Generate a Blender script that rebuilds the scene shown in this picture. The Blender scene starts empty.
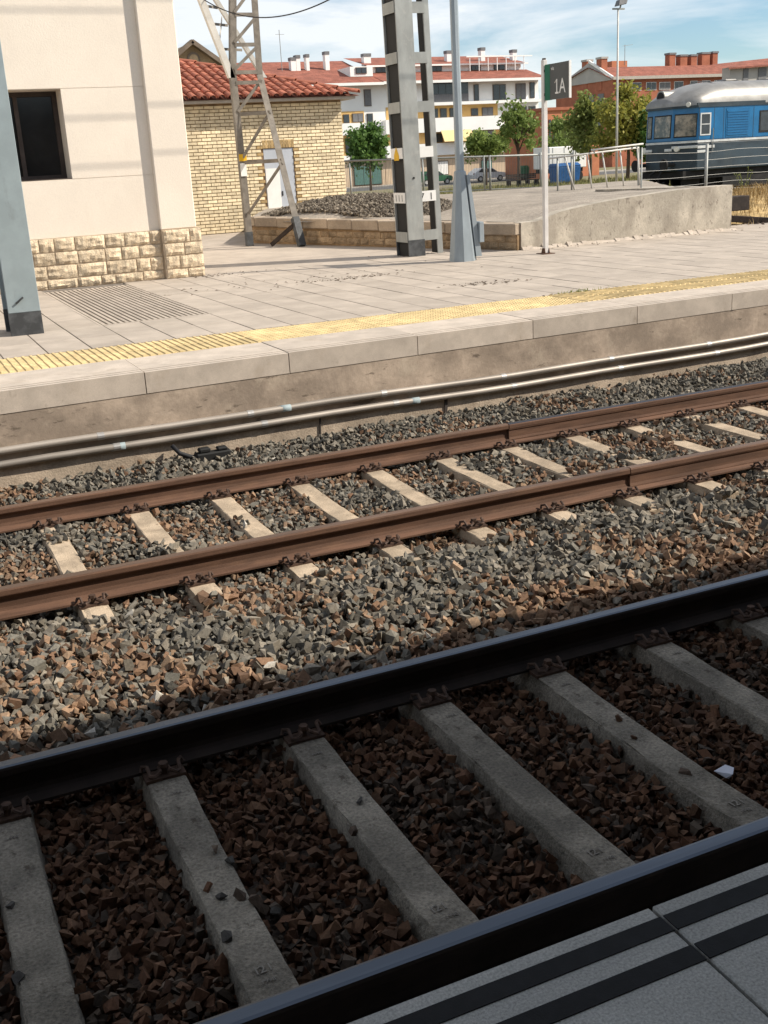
import bpy, bmesh, math, random
import numpy as np
from mathutils import Vector, Matrix

random.seed(7); rng = np.random.default_rng(7)
S = bpy.context.scene
COL = S.collection
R = math.radians

# ------------------------------------------------------------------ camera
cam_d = bpy.data.cameras.new("camera"); cam = bpy.data.objects.new("camera", cam_d); COL.objects.link(cam)
cam_d.sensor_fit = 'VERTICAL'; cam_d.sensor_height = 24.0; cam_d.lens = 25.62
cam_d.clip_start = 0.05; cam_d.clip_end = 5000
fw = Vector((0.38092, 0.87287, -0.30497)); rt = Vector((0.90811, -0.41522, -0.05414)); up = Vector((0.17389, 0.25632, 0.95082))
m = Matrix((rt, up, -fw)).transposed().to_4x4(); m.translation = Vector((0, 0, 2.217)); cam.matrix_world = m
S.camera = cam

# ------------------------------------------------------------------ world and sun
SUN_EL, SUN_AZ = 38.0, -26.0                 # azimuth measured from +X towards +Y
sdir = Vector((math.cos(R(SUN_EL))*math.cos(R(SUN_AZ)), math.cos(R(SUN_EL))*math.sin(R(SUN_AZ)), math.sin(R(SUN_EL))))
W = bpy.data.worlds.new("World"); S.world = W; W.use_nodes = True
wn = W.node_tree; wn.nodes.clear()
def N(t, typ, **kw):
    n = t.nodes.new(typ)
    for k, v in kw.items():
        if k in n.inputs.keys(): n.inputs[k].default_value = v
        else: setattr(n, k, v)
    return n
sky = N(wn, 'ShaderNodeTexSky', sky_type='NISHITA', sun_disc=False, sun_elevation=R(SUN_EL), sun_rotation=math.atan2(sdir.x, sdir.y), altitude=200, air_density=1.0, dust_density=0.3, ozone_density=2.5)
bg = N(wn, 'ShaderNodeBackground', Strength=0.054); wo = N(wn, 'ShaderNodeOutputWorld')
tc = N(wn, 'ShaderNodeTexCoord')
mp = N(wn, 'ShaderNodeMapping'); mp.inputs['Scale'].default_value = (1.0, 1.0, 5.5); mp.inputs['Rotation'].default_value = (0.10, 0.05, 0.3)
nz = N(wn, 'ShaderNodeTexNoise', Scale=2.6, Detail=8.0, Roughness=0.58, Distortion=0.5)
cr = N(wn, 'ShaderNodeValToRGB'); cr.color_ramp.elements[0].position = 0.37; cr.color_ramp.elements[1].position = 0.58
mx = N(wn, 'ShaderNodeMixRGB'); mx.inputs['Color2'].default_value = (14.5, 14.8, 15.0, 1)
mul = N(wn, 'ShaderNodeMath', operation='MULTIPLY'); mul.inputs[1].default_value = 0.85
L = wn.links.new
L(tc.outputs['Generated'], mp.inputs['Vector']); L(mp.outputs[0], nz.inputs['Vector']); L(nz.outputs[0], cr.inputs[0]); L(cr.outputs[0], mul.inputs[0])
tint = N(wn, 'ShaderNodeMixRGB', blend_type='MULTIPLY'); tint.inputs[0].default_value = 1.0; tint.inputs['Color2'].default_value = (1.50, 1.66, 1.74, 1)
L(sky.outputs[0], tint.inputs[1]); L(mul.outputs[0], mx.inputs[0]); L(tint.outputs[0], mx.inputs[1]); L(mx.outputs[0], bg.inputs[0]); L(bg.outputs[0], wo.inputs[0])
sun_d = bpy.data.lights.new("sun", 'SUN'); sun_d.energy = 5.0; sun_d.angle = R(0.55); sun_d.color = (1.0, 0.915, 0.79)
sun = bpy.data.objects.new("sun", sun_d); COL.objects.link(sun); sun.rotation_euler = sdir.to_track_quat('Z', 'Y').to_euler()
S.view_settings.view_transform = 'Standard'; S.view_settings.look = 'None'; S.view_settings.exposure = 0.42; S.view_settings.gamma = 1.0
S.view_settings.use_curve_mapping = False
S.cycles.use_denoising = True; S.cycles.max_bounces = 6; S.cycles.sample_clamp_indirect = 8.0

# ------------------------------------------------------------------ helpers
class MB:
    def __init__(s): s.v = []; s.f = []; s.mi = []
    def add(s, vs, fs, mi=0):
        o = len(s.v); s.v.extend([tuple(map(float, p)) for p in vs])
        for f in fs: s.f.append(tuple(i+o for i in f)); s.mi.append(mi)
        return s
    def hexa(s, p, mi=0):      # p: 4 bottom ccw, 4 top ccw
        return s.add(p, [(3,2,1,0),(4,5,6,7),(0,1,5,4),(1,2,6,5),(2,3,7,6),(3,0,4,7)], mi)
    def box(s, x0, x1, y0, y1, z0, z1, mi=0):
        return s.hexa([(x0,y0,z0),(x1,y0,z0),(x1,y1,z0),(x0,y1,z0),(x0,y0,z1),(x1,y0,z1),(x1,y1,z1),(x0,y1,z1)], mi)
    def quad(s, a, b, c, d, mi=0): return s.add([a,b,c,d], [(0,1,2,3)], mi)
    def bar(s, a, b, w, h, upv=(0,0,1), mi=0):       # rectangular bar from a to b
        a = Vector(a); b = Vector(b); d = (b-a).normalized(); u = Vector(upv)
        sd = d.cross(u)
        if sd.length < 1e-4: sd = d.cross(Vector((1,0,0)))
        sd.normalize(); u = sd.cross(d).normalized()
        p = []
        for c in (a, b):
            for i, j in ((-1,-1),(1,-1),(1,1),(-1,1)): p.append(c + sd*(w/2*i) + u*(h/2*j))
        return s.add(p, [(3,2,1,0),(4,5,6,7),(0,1,5,4),(1,2,6,5),(2,3,7,6),(3,0,4,7)], mi)
    def angle(s, a, b, w, t, d1, d2, mi=0):          # L section
        a = Vector(a); b = Vector(b); d1 = Vector(d1).normalized(); d2 = Vector(d2).normalized()
        prof = [(0,0),(w,0),(w,t),(t,t),(t,w),(0,w)]
        p = [c + d1*x + d2*y for c in (a, b) for x, y in prof]
        fs = [tuple(range(5,-1,-1)), tuple(range(6,12))] + [(i, (i+1)%6, 6+(i+1)%6, 6+i) for i in range(6)]
        return s.add(p, fs, mi)
    def tube(s, pts, r, n=8, cap=True, mi=0):
        pts = [Vector(p) for p in pts]; rr = r if isinstance(r, (list, tuple)) else [r]*len(pts)
        vs = []; ref = None
        for i, p in enumerate(pts):
            d = (pts[min(i+1, len(pts)-1)] - pts[max(i-1, 0)]).normalized()
            if ref is None: ref = d.orthogonal().normalized()
            ref = (ref - d*ref.dot(d)).normalized(); q = d.cross(ref)
            for k in range(n):
                a = 2*math.pi*k/n; vs.append(p + (ref*math.cos(a) + q*math.sin(a))*rr[i])
        fs = []
        for i in range(len(pts)-1):
            for k in range(n): fs.append((i*n+k, i*n+(k+1)%n, (i+1)*n+(k+1)%n, (i+1)*n+k))
        if cap: fs.append(tuple(range(n-1,-1,-1))); fs.append(tuple(range((len(pts)-1)*n, len(pts)*n)))
        return s.add(vs, fs, mi)
    def prism(s, poly, a, b, axis='x', mi=0):        # poly in the two other axes, extruded a..b
        def P(t, q):
            return (t, q[0], q[1]) if axis == 'x' else ((q[0], t, q[1]) if axis == 'y' else (q[0], q[1], t))
        n = len(poly); vs = [P(a, q) for q in poly] + [P(b, q) for q in poly]
        fs = [tuple(range(n)), tuple(range(2*n-1, n-1, -1))] + [(i, n+i, n+(i+1)%n, (i+1)%n) for i in range(n)]
        return s.add(vs, fs, mi)
    def mesh(s, name, mats, bevel=0.0, smooth=False, seg=1):
        me = bpy.data.meshes.new(name); me.from_pydata(s.v, [], s.f)
        mats = mats if isinstance(mats, (list, tuple)) else [mats]
        for q in mats: me.materials.append(q)
        if len(mats) > 1: me.polygons.foreach_set('material_index', s.mi)
        bm = bmesh.new(); bm.from_mesh(me)
        bmesh.ops.recalc_face_normals(bm, faces=bm.faces)
        if bevel > 0:
            ed = [e for e in bm.edges if len(e.link_faces) == 2 and e.calc_face_angle(0) > 0.3]
            bmesh.ops.bevel(bm, geom=ed, offset=bevel, segments=seg, affect='EDGES', profile=0.5, clamp_overlap=True)
        bm.to_mesh(me); bm.free()
        if smooth: me.polygons.foreach_set('use_smooth', [True]*len(me.polygons))
        me.update(); return me
    def build(s, name, mats, parent=None, bevel=0.0, smooth=False, seg=1, loc=None):
        return link(name, s.mesh(name, mats, bevel, smooth, seg), parent, loc)

def link(name, me, parent=None, loc=None):
    o = bpy.data.objects.new(name, me); COL.objects.link(o)
    if parent is not None: o.parent = parent
    if loc is not None: o.location = loc
    return o
def empty(name, loc=(0,0,0)):
    o = bpy.data.objects.new(name, None); COL.objects.link(o); o.location = loc; return o
def tag(o, label, cat, group=None):
    o['label'] = label; o['category'] = cat
    if group: o['group'] = group
    return o
def struct(o): o['kind'] = 'structure'; return o
def stuff(o, label=None, cat=None):
    o['kind'] = 'stuff'
    if label: o['label'] = label
    if cat: o['category'] = cat
    return o
def reorigin(o, p):      # children built in world coordinates under an empty at p
    for c in o.children: c.matrix_parent_inverse = Matrix.Translation(-Vector(p))
def thing(name, label, cat, base, group=None):
    return tag(empty(name, base), label, cat, group)
def settle(t):
    inv = Matrix.Translation(-t.location)
    for c in t.children: c.matrix_parent_inverse = inv

def lin(c): return tuple(((x/255)/12.92 if x/255 <= .04045 else ((x/255+.055)/1.055)**2.4) for x in c)
def mat(name, col, rough=.85, var=.18, scale=6.0, fine=60.0, bump=.15, bdist=.01, metal=0.0, rnd=0.0, col2=None, mixlo=.42, mixhi=.62, speck=.0, spec=.3, stretch=None, detail=6.0):
    mt = bpy.data.materials.new(name); mt.use_nodes = True; t = mt.node_tree; b = t.nodes['Principled BSDF']; Lk = t.links.new
    b.inputs['Roughness'].default_value = rough; b.inputs['Metallic'].default_value = metal; b.inputs['Specular IOR Level'].default_value = spec
    c = N(t, 'ShaderNodeTexCoord'); oi = N(t, 'ShaderNodeObjectInfo')
    w = N(t, 'ShaderNodeMath', operation='MULTIPLY'); w.inputs[1].default_value = 37.0; Lk(oi.outputs['Random'], w.inputs[0])
    vec = c.outputs['Object']
    if stretch:
        mpn = N(t, 'ShaderNodeMapping'); mpn.inputs['Scale'].default_value = stretch; Lk(vec, mpn.inputs['Vector']); vec = mpn.outputs[0]
    n1 = N(t, 'ShaderNodeTexNoise', noise_dimensions='4D', Scale=scale, Detail=detail, Roughness=.62); Lk(vec, n1.inputs['Vector']); Lk(w.outputs[0], n1.inputs['W'])
    r1 = N(t, 'ShaderNodeValToRGB'); r1.color_ramp.elements[0].position = mixlo; r1.color_ramp.elements[1].position = mixhi
    lo = tuple(x*(1-var) for x in col[:3]); hi = tuple(min(1, x*(1+var)) for x in col[:3])
    if col2: lo = col[:3]; hi = col2[:3]
    r1.color_ramp.elements[0].color = (*lo, 1); r1.color_ramp.elements[1].color = (*hi, 1); Lk(n1.outputs[0], r1.inputs[0])
    out = r1.outputs[0]
    n2 = N(t, 'ShaderNodeTexNoise', Scale=fine, Detail=4.0, Roughness=.65); Lk(c.outputs['Object'], n2.inputs['Vector'])
    if speck > 0:
        r2 = N(t, 'ShaderNodeMapRange'); r2.inputs['From Min'].default_value = .3; r2.inputs['From Max'].default_value = .7
        r2.inputs['To Min'].default_value = 1-speck; r2.inputs['To Max'].default_value = 1+speck; Lk(n2.outputs[0], r2.inputs['Value'])
        m2 = N(t, 'ShaderNodeVectorMath', operation='SCALE'); Lk(out, m2.inputs[0]); Lk(r2.outputs[0], m2.inputs['Scale']); out = m2.outputs[0]
    if rnd > 0:
        r3 = N(t, 'ShaderNodeMapRange'); r3.inputs['To Min'].default_value = 1-rnd; r3.inputs['To Max'].default_value = 1+rnd; Lk(oi.outputs['Random'], r3.inputs['Value'])
        m3 = N(t, 'ShaderNodeVectorMath', operation='SCALE'); Lk(out, m3.inputs[0]); Lk(r3.outputs[0], m3.inputs['Scale']); out = m3.outputs[0]
    Lk(out, b.inputs['Base Color'])
    if bump > 0:
        bp = N(t, 'ShaderNodeBump', Strength=bump, Distance=bdist); Lk(n2.outputs[0], bp.inputs['Height']); Lk(bp.outputs[0], b.inputs['Normal'])
    return mt
def layer_stain(mt, col, scale, lo, hi, stretch=(1,1,1), amount=.8, seed=3.0):     # stains with a shape of their own, over the base colour
    t = mt.node_tree; b = t.nodes['Principled BSDF']; src = b.inputs['Base Color'].links[0].from_socket
    c = N(t, 'ShaderNodeTexCoord'); mpn = N(t, 'ShaderNodeMapping'); mpn.inputs['Scale'].default_value = stretch; mpn.inputs['Location'].default_value = (seed, seed*1.7, seed*.3)
    n = N(t, 'ShaderNodeTexNoise', Scale=scale, Detail=9.0, Roughness=.68); r = N(t, 'ShaderNodeMapRange'); r.inputs['From Min'].default_value = lo; r.inputs['From Max'].default_value = hi
    r.inputs['To Max'].default_value = amount
    mxn = N(t, 'ShaderNodeMixRGB'); mxn.inputs['Color2'].default_value = (*col, 1)
    t.links.new(c.outputs['Object'], mpn.inputs['Vector']); t.links.new(mpn.outputs[0], n.inputs['Vector']); t.links.new(n.outputs[0], r.inputs['Value'])
    t.links.new(r.outputs[0], mxn.inputs[0]); t.links.new(src, mxn.inputs[1]); t.links.new(mxn.outputs[0], b.inputs['Base Color'])
    return mt

# ------------------------------------------------------------------ materials
MT = {}
MT['ground'] = mat('ground', (.23,.19,.12), var=.3, scale=.35, fine=6, bump=.4, bdist=.05, col2=(.14,.15,.06), mixlo=.45, mixhi=.6, speck=.25)
MT['bed'] = mat('track_bed', (.075,.055,.042), var=.3, scale=9, fine=40, bump=.6, bdist=.03)
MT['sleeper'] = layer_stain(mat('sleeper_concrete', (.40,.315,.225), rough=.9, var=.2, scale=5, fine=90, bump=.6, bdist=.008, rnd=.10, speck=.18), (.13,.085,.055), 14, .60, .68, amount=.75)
MT['sleeper_near'] = layer_stain(mat('sleeper_concrete_shaded', (.205,.182,.148), rough=.9, var=.30, scale=4, fine=75, bump=.9, bdist=.012, rnd=.12, speck=.38), (.055,.042,.03), 13, .60, .68, amount=.8)  # canopy shade is mixed into this base colour; the spots are stains
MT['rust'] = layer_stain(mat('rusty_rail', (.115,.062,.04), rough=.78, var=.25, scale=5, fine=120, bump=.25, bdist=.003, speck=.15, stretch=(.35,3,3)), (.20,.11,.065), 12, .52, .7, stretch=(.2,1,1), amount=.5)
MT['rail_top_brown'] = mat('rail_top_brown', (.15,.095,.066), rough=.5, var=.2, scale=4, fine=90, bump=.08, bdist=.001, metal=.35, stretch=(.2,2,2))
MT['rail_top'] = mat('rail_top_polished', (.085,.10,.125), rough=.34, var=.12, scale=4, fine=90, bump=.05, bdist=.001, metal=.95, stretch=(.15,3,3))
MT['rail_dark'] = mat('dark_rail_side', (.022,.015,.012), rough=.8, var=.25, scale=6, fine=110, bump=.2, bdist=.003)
MT['clip'] = mat('clip_steel', (.075,.045,.032), rough=.7, var=.3, scale=30, fine=200, bump=.2, bdist=.002)
MT['lettering'] = mat('cast_lettering', (.22,.20,.175), rough=.95, var=.2)
MT['coping'] = layer_stain(mat('coping_concrete', (.475,.41,.345), rough=.9, var=.1, scale=4, fine=150, bump=.2, bdist=.004, rnd=.06, speck=.1), (.34,.27,.20), 2.6, .54, .74, stretch=(1,1,.8), amount=.55)
MT['groove'] = mat('dark_groove', (.06,.05,.045), rough=.95)
MT['platwall'] = layer_stain(layer_stain(mat('platform_wall_concrete', (.38,.305,.24), rough=.95, var=.28, scale=2.0, fine=30, bump=.25, bdist=.010, speck=.08), (.19,.15,.115), 1.5, .46, .66, stretch=(1,1,1.3), amount=.6), (.50,.42,.33), 2.4, .56, .70, amount=.7, seed=9)
layer_stain(MT['platwall'], (.11,.085,.065), 9, .60, .66, stretch=(.45,1,1.4), amount=.8, seed=21)
MT['footing'] = layer_stain(mat('footing_concrete', (.40,.325,.25), rough=.95, var=.18, scale=3, fine=60, bump=.5, bdist=.012, speck=.15), (.2,.15,.11), 4, .55, .72, amount=.6)
MT['paving'] = layer_stain(mat('paving', (.395,.34,.285), rough=.88, var=.10, scale=2.2, fine=140, bump=.15, bdist=.003, rnd=.06, speck=.1), (.20,.165,.14), 1.3, .60, .78, amount=.55)
layer_stain(MT['paving'], (.17,.14,.115), 11, .64, .71, amount=.35, seed=5)
layer_stain(MT['coping'], (.24,.195,.15), 7, .60, .70, stretch=(1,1,.6), amount=.5, seed=13)
MT['tactile'] = mat('yellow_tactile', (.62,.475,.245), rough=.8, var=.18, scale=5, fine=120, bump=.15, bdist=.003, rnd=.09, speck=.1)
MT['nearslab'] = mat('grey_granite_slab', (.43,.43,.41), rough=.85, var=.08, scale=4, fine=170, bump=.4, bdist=.004, rnd=.07, speck=.34)
MT['strip'] = mat('black_strip', (.009,.010,.012), rough=.8, var=.2, scale=30, fine=250, bump=.4, bdist=.002)
MT['pipe'] = mat('galvanised_pipe', (.32,.285,.25), rough=.52, var=.2, scale=3, fine=70, bump=.05, bdist=.001, metal=.35, stretch=(.3,2,2))
MT['clamp'] = mat('pipe_clamp', (.38,.37,.36), rough=.5, metal=.5, var=.1)
MT['pipetape'] = mat('pale_blue_tape', (.28,.34,.36), rough=.6, var=.1)
MT['cream'] = layer_stain(mat('cream_render', (.79,.705,.60), rough=.92, var=.03, scale=1.2, fine=40, bump=.35, bdist=.006, speck=.03), (.60,.51,.42), 1.3, .55, .85, stretch=(1,1,.25), amount=.45)
MT['stone'] = layer_stain(mat('plinth_stone', (.66,.54,.385), rough=.95, var=.2, scale=4, fine=45, bump=.8, bdist=.02, rnd=.16, speck=.18), (.42,.27,.14), 3.5, .56, .72, amount=.5)
MT['mortar'] = mat('mortar', (.50,.40,.29), rough=.95, fine=50, bump=.5)
MT['glass'] = mat('dark_glass', (.018,.019,.02), rough=.12, var=.2, scale=3, bump=0, spec=.5)
MT['frame_dark'] = mat('dark_frame', (.06,.045,.038), rough=.6, var=.2)
MT['greysteel'] = layer_stain(mat('grey_painted_steel', (.28,.335,.355), rough=.55, var=.07, scale=3, fine=50, bump=.05, rnd=.0), (.13,.13,.12), 5, .6, .75, stretch=(1,1,.3), amount=.5)
MT['blackpaint'] = layer_stain(mat('black_paint', (.07,.074,.078), rough=.6, var=.3, scale=8, fine=60, bump=.2), (.16,.16,.155), 14, .62, .72, amount=.6)
MT['galv'] = layer_stain(mat('galvanised_steel', (.33,.34,.325), rough=.55, var=.12, scale=5, fine=40, bump=.06, metal=.25, stretch=(1,1,.4)), (.47,.45,.42), 7, .56, .7, amount=.5)
MT['galv_light'] = mat('pale_galvanised', (.55,.535,.50), rough=.6, var=.1, scale=5, bump=.05, metal=.1)
MT['lampsteel'] = mat('lamp_steel', (.30,.345,.375), rough=.5, var=.12, scale=3, fine=40, bump=.04, metal=.2, stretch=(1,1,.3))
MT['whitepost'] = mat('white_post', (.66,.63,.60), rough=.5, var=.08, scale=5, bump=.03)
MT['lattice'] = layer_stain(mat('weathered_lattice_steel', (.19,.17,.145), rough=.7, var=.2, scale=6, fine=60, bump=.1, bdist=.003), (.28,.25,.21), 5, .55, .75, amount=.6)
MT['signgrey'] = mat('sign_grey', (.085,.09,.09), rough=.45, var=.12, scale=3, bump=0)
MT['signgreen'] = mat('sign_green', (.008,.13,.075), rough=.45, var=.06, bump=0)
MT['white'] = mat('white_paint', (.78,.77,.74), rough=.6, var=.03, bump=.03)
MT['yellowsign'] = mat('yellow_sign', (.72,.42,.02), rough=.6, var=.08, bump=0)
MT['black'] = mat('black_matt', (.015,.015,.015), rough=.7, var=.1, bump=0)
MT['rampconc'] = layer_stain(layer_stain(mat('ramp_concrete', (.47,.42,.345), rough=.95, var=.22, scale=1.3, fine=30, bump=.35, bdist=.015, speck=.1), (.15,.125,.105), 12, .575, .66, stretch=(1,1,.55), amount=.8), (.25,.215,.175), 1.5, .46, .62, stretch=(1,1,.35), amount=.75, seed=7)
MT['rampstone'] = mat('rough_wall_stone', (.32,.235,.15), rough=.95, var=.25, scale=4, fine=40, bump=.8, bdist=.02, rnd=.2, speck=.2)
MT['rampcope'] = mat('ramp_coping', (.36,.29,.22), rough=.95, var=.15, scale=3, fine=50, bump=.5, bdist=.012, rnd=.08, speck=.15)
MT['gravelground'] = mat('grey_gravel_ground', (.30,.26,.215), rough=.97, var=.15, scale=1.2, fine=22, bump=.6, bdist=.02, speck=.28)
MT['brickpale'] = mat('pale_yellow_brick', (.80,.67,.45), rough=.9, var=.14, scale=6, fine=60, bump=.2, rnd=.2)
MT['brickbase'] = mat('brick_mortar_dark', (.27,.18,.10), rough=.95, var=.2, fine=40, bump=.3)
MT['brickorange'] = mat('orange_brick', (.47,.33,.16), rough=.9, var=.2, scale=5, rnd=.2, fine=60, bump=.2)
MT['tile'] = layer_stain(mat('terracotta_tile', (.36,.125,.075), rough=.85, var=.2, scale=5, fine=50, bump=.2, rnd=.22), (.30,.2,.13), 6, .6, .74, amount=.6)
MT['tilebase'] = mat('roof_under', (.16,.06,.04), rough=.95)
MT['ridge'] = mat('weathered_ridge', (.25,.165,.12), rough=.95, var=.3, scale=6, rnd=.2)
MT['doorgrey'] = mat('pale_metal_door', (.44,.47,.52), rough=.5, var=.05, scale=2)
MT['soffit'] = mat('eave_soffit', (.42,.38,.33), rough=.9, var=.1)
MT['roofred'] = mat('red_roof_far', (.26,.095,.065), rough=.9, var=.2, scale=1.2, fine=9, bump=.5, bdist=.08, speck=.2)
MT['aptwhite'] = mat('apartment_white', (.86,.85,.82), rough=.9, var=.03, scale=.6)
MT['aptyellow'] = mat('apartment_ochre', (.66,.42,.16), rough=.9, var=.05, scale=.6)
MT['aptbeige'] = mat('apartment_beige', (.58,.45,.32), rough=.9, var=.06, scale=.6)
MT['shutter'] = mat('grey_shutter', (.17,.17,.175), rough=.6, var=.1)
MT['winframe'] = mat('window_frame_brown', (.14,.10,.075), rough=.6, var=.1)
MT['winglass'] = mat('window_glass', (.035,.045,.055), rough=.08, var=.2, bump=0, spec=.6)
MT['greenglass'] = mat('green_glass', (.10,.19,.17), rough=.2, var=.1, bump=0)
MT['awning'] = mat('pale_awning', (.74,.58,.30), rough=.9, var=.04)
MT['redbrick'] = mat('red_brick_far', (.36,.13,.075), rough=.9, var=.12, scale=.8, fine=8, bump=.3, speck=.1)
MT['orangebrick'] = mat('orange_brick_far', (.46,.18,.095), rough=.9, var=.1, scale=.8, fine=8, bump=.2)
MT['greyrender'] = mat('grey_render_far', (.42,.40,.37), rough=.9, var=.06, scale=.5)
MT['bark'] = mat('bark', (.13,.095,.07), rough=.95, var=.25, scale=9, fine=30, bump=.6, bdist=.02, stretch=(2,2,.5))
def leafmat(name, a, b):
    m_ = mat(name, a, rough=.6, scale=1.6, fine=30, bump=0, col2=b, mixlo=.36, mixhi=.64, spec=.25, detail=8)
    t = m_.node_tree; p = t.nodes['Principled BSDF']; tr = N(t, 'ShaderNodeBsdfTranslucent'); ms = N(t, 'ShaderNodeMixShader'); ms.inputs[0].default_value = .38
    t.links.new(p.inputs['Base Color'].links[0].from_socket, tr.inputs['Color']); t.links.new(p.outputs[0], ms.inputs[1]); t.links.new(tr.outputs[0], ms.inputs[2])
    t.links.new(ms.outputs[0], t.nodes['Material Output'].inputs['Surface']); return m_
MT['leafdark'] = leafmat('leaf_dark', (.065,.13,.028), (.14,.24,.06))
MT['leafmid'] = leafmat('leaf_mid', (.125,.18,.04), (.25,.32,.09))
MT['leafyellow'] = leafmat('leaf_yellow_green', (.19,.21,.04), (.44,.39,.085))
MT['leafolive'] = leafmat('leaf_olive', (.14,.18,.045), (.28,.31,.09))
MT['drygrass'] = mat('dry_grass', (.42,.30,.14), rough=.9, var=.3, scale=3, rnd=0, fine=30)
MT['grassgreen'] = mat('rough_grass', (.13,.15,.045), rough=.9, scale=2, col2=(.30,.25,.10))
MT['timber'] = mat('dark_timber', (.035,.026,.022), rough=.85, var=.3, scale=6, fine=40, bump=.4)
MT['trainblue'] = mat('train_blue', (.01,.14,.33), rough=.32, var=.1, scale=1.5, bump=0, spec=.5)
MT['traindark'] = layer_stain(mat('train_grime_blue', (.028,.046,.062), rough=.5, var=.3, scale=1.5, bump=0, spec=.4, stretch=(.4,1,1)), (.07,.085,.09), 2, .5, .75, stretch=(1,1,.4), amount=.5)
MT['trainsilver'] = layer_stain(mat('train_silver_roof', (.30,.29,.272), rough=.46, var=.12, scale=2, bump=.03, metal=.5), (.20,.185,.165), 1.6, .48, .7, stretch=(.5,1,1), amount=.7)
MT['trainwhite'] = mat('train_white_stripe', (.62,.63,.62), rough=.5, var=.12, bump=0)
MT['underframe'] = mat('underframe_black', (.018,.017,.017), rough=.8, var=.3, scale=4, fine=20, bump=.3)
MT['cabglass'] = mat('cab_glass', (.05,.05,.04), col2=(.34,.28,.21), rough=.1, scale=3.5, bump=0, spec=.7)  # beige mottling puts interior reflections into the glass colour
MT['lampglass'] = mat('lamp_glass', (.75,.73,.66), rough=.2, var=.05, bump=0)
MT['carpaint'] = mat('white_car_paint', (.68,.69,.70), rough=.25, var=.03, bump=0, spec=.5)
MT['tyre'] = mat('tyre', (.02,.02,.02), rough=.85)
MT['greenplastic'] = mat('green_plastic', (.02,.11,.05), rough=.5)
MT['blueplastic'] = mat('blue_plastic', (.015,.09,.26), rough=.5)
MT['wire'] = mat('fence_wire', (.20,.20,.195), rough=.5, metal=.4, var=.1, bump=0)
MT['cable'] = mat('black_cable', (.02,.02,.022), rough=.7, bump=0)
MT['gablebrown'] = mat('gable_brick', (.45,.32,.20), rough=.95, var=.15, scale=1.5, fine=12, bump=.4, bdist=.03, speck=.15)
MT['gabledark'] = mat('gable_coping', (.20,.155,.12), rough=.95, var=.2, scale=1.5, fine=12, bump=.3)

def attr_mat(name, rough=.9):
    mt = bpy.data.materials.new(name); mt.use_nodes = True; t = mt.node_tree; b = t.nodes['Principled BSDF']
    a = N(t, 'ShaderNodeAttribute', attribute_name='piece_colour'); c = N(t, 'ShaderNodeTexCoord'); n = N(t, 'ShaderNodeTexNoise', Scale=70.0, Detail=4.0, Roughness=.7)
    r = N(t, 'ShaderNodeMapRange'); r.inputs['From Min'].default_value = .3; r.inputs['From Max'].default_value = .7; r.inputs['To Min'].default_value = .68; r.inputs['To Max'].default_value = 1.32
    v = N(t, 'ShaderNodeVectorMath', operation='SCALE'); bp = N(t, 'ShaderNodeBump', Strength=.3, Distance=.006); k = t.links.new
    k(c.outputs['Object'], n.inputs['Vector']); k(n.outputs[0], r.inputs['Value']); k(a.outputs['Color'], v.inputs[0]); k(r.outputs[0], v.inputs['Scale']); k(v.outputs[0], b.inputs['Base Color'])
    k(n.outputs[0], bp.inputs['Height']); k(bp.outputs[0], b.inputs['Normal'])
    b.inputs['Roughness'].default_value = rough; b.inputs['Specular IOR Level'].default_value = .25
    return mt
MT['stones'] = attr_mat('ballast_stone')

ORD = ['first','second','third','fourth','fifth','sixth','seventh','eighth','ninth','tenth','eleventh','twelfth','thirteenth','fourteenth','fifteenth','sixteenth']

# ================================================================== SETTING: ground
def terrain():
    xs = np.array([-1500,-600,-200,-80,-30,-10]+list(np.linspace(-4,40,45))+[50,60,80,110,150,220,400,800,1500.])
    ys = np.array([-1500,-500,-100,-20,-6,0,3,6,9,12,13]+list(np.linspace(14,40,27))+[45,52,60,70,80,90,100,110,125,150,200,400,800,1500.])
    def z(x, y):
        if y < 13: return -.45
        if y < 22: return -.45 + (y-13)/9*.85
        if y < 45: return .40
        if y < 110: return .40 - (y-45)/65*1.0
        return -.60
    vs = [(x, y, z(x, y)) for y in ys for x in xs]; n = len(xs)
    fs = [(j*n+i, j*n+i+1, (j+1)*n+i+1, (j+1)*n+i) for j in range(len(ys)-1) for i in range(n-1)]
    return struct(MB().add(vs, fs).build('ground', MT['ground'], smooth=True))
terrain()
# street in front of the apartments
struct(MB().box(20, 140, 108, 122, -.62, -.575).build('street', mat('asphalt', (.10,.10,.10), rough=.9, scale=.5, fine=8)))
struct(MB().box(20, 140, 122, 125, -.62, -.47).build('pavement', mat('pavement_far', (.36,.33,.29), rough=.9, scale=.5)))

# ================================================================== SETTING: track bed and tracks
NX0, NDX = .085, .630
FX0, FDX = .805, .6406
RA, RB, RC, RD = 2.444, 4.207, 6.307, 8.024
near_sl = [NX0 + NDX*k for k in range(-2, 12)]
far_sl = [FX0 + FDX*k for k in range(-2, 15)]
def edge_y(x): return 8.965 + .045*x
def bz(x, y):           # height of the ballast surface
    h = np.where(y < 4.55, -.262, np.where(y < 4.95, -.262 + (y-4.55)/.4*.062, -.20))
    h = np.where((y > 5.9) & (y < 8.3), -.226 + .010*np.sin(y*9), h)
    h = np.where((y >= 5.0) & (y <= 5.6), -.195, h); h = np.where((y > 5.6) & (y <= 5.9), -.195 - (y-5.6)/.3*.035, h)
    h = np.where(y >= 8.15, -.205 + np.clip((y-8.15)/.8, 0, 1)*.075, h)
    h = h + .012*np.sin(x*3.1+y*2.3) + .010*np.sin(x*7.7-y*5.1)
    return h
xs = np.linspace(-3, 16, 150); ys = np.linspace(1.3, 9.6, 90)
vs = [(x, y, float(bz(np.array(x), np.array(y)))-.035) for y in ys for x in xs]
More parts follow.
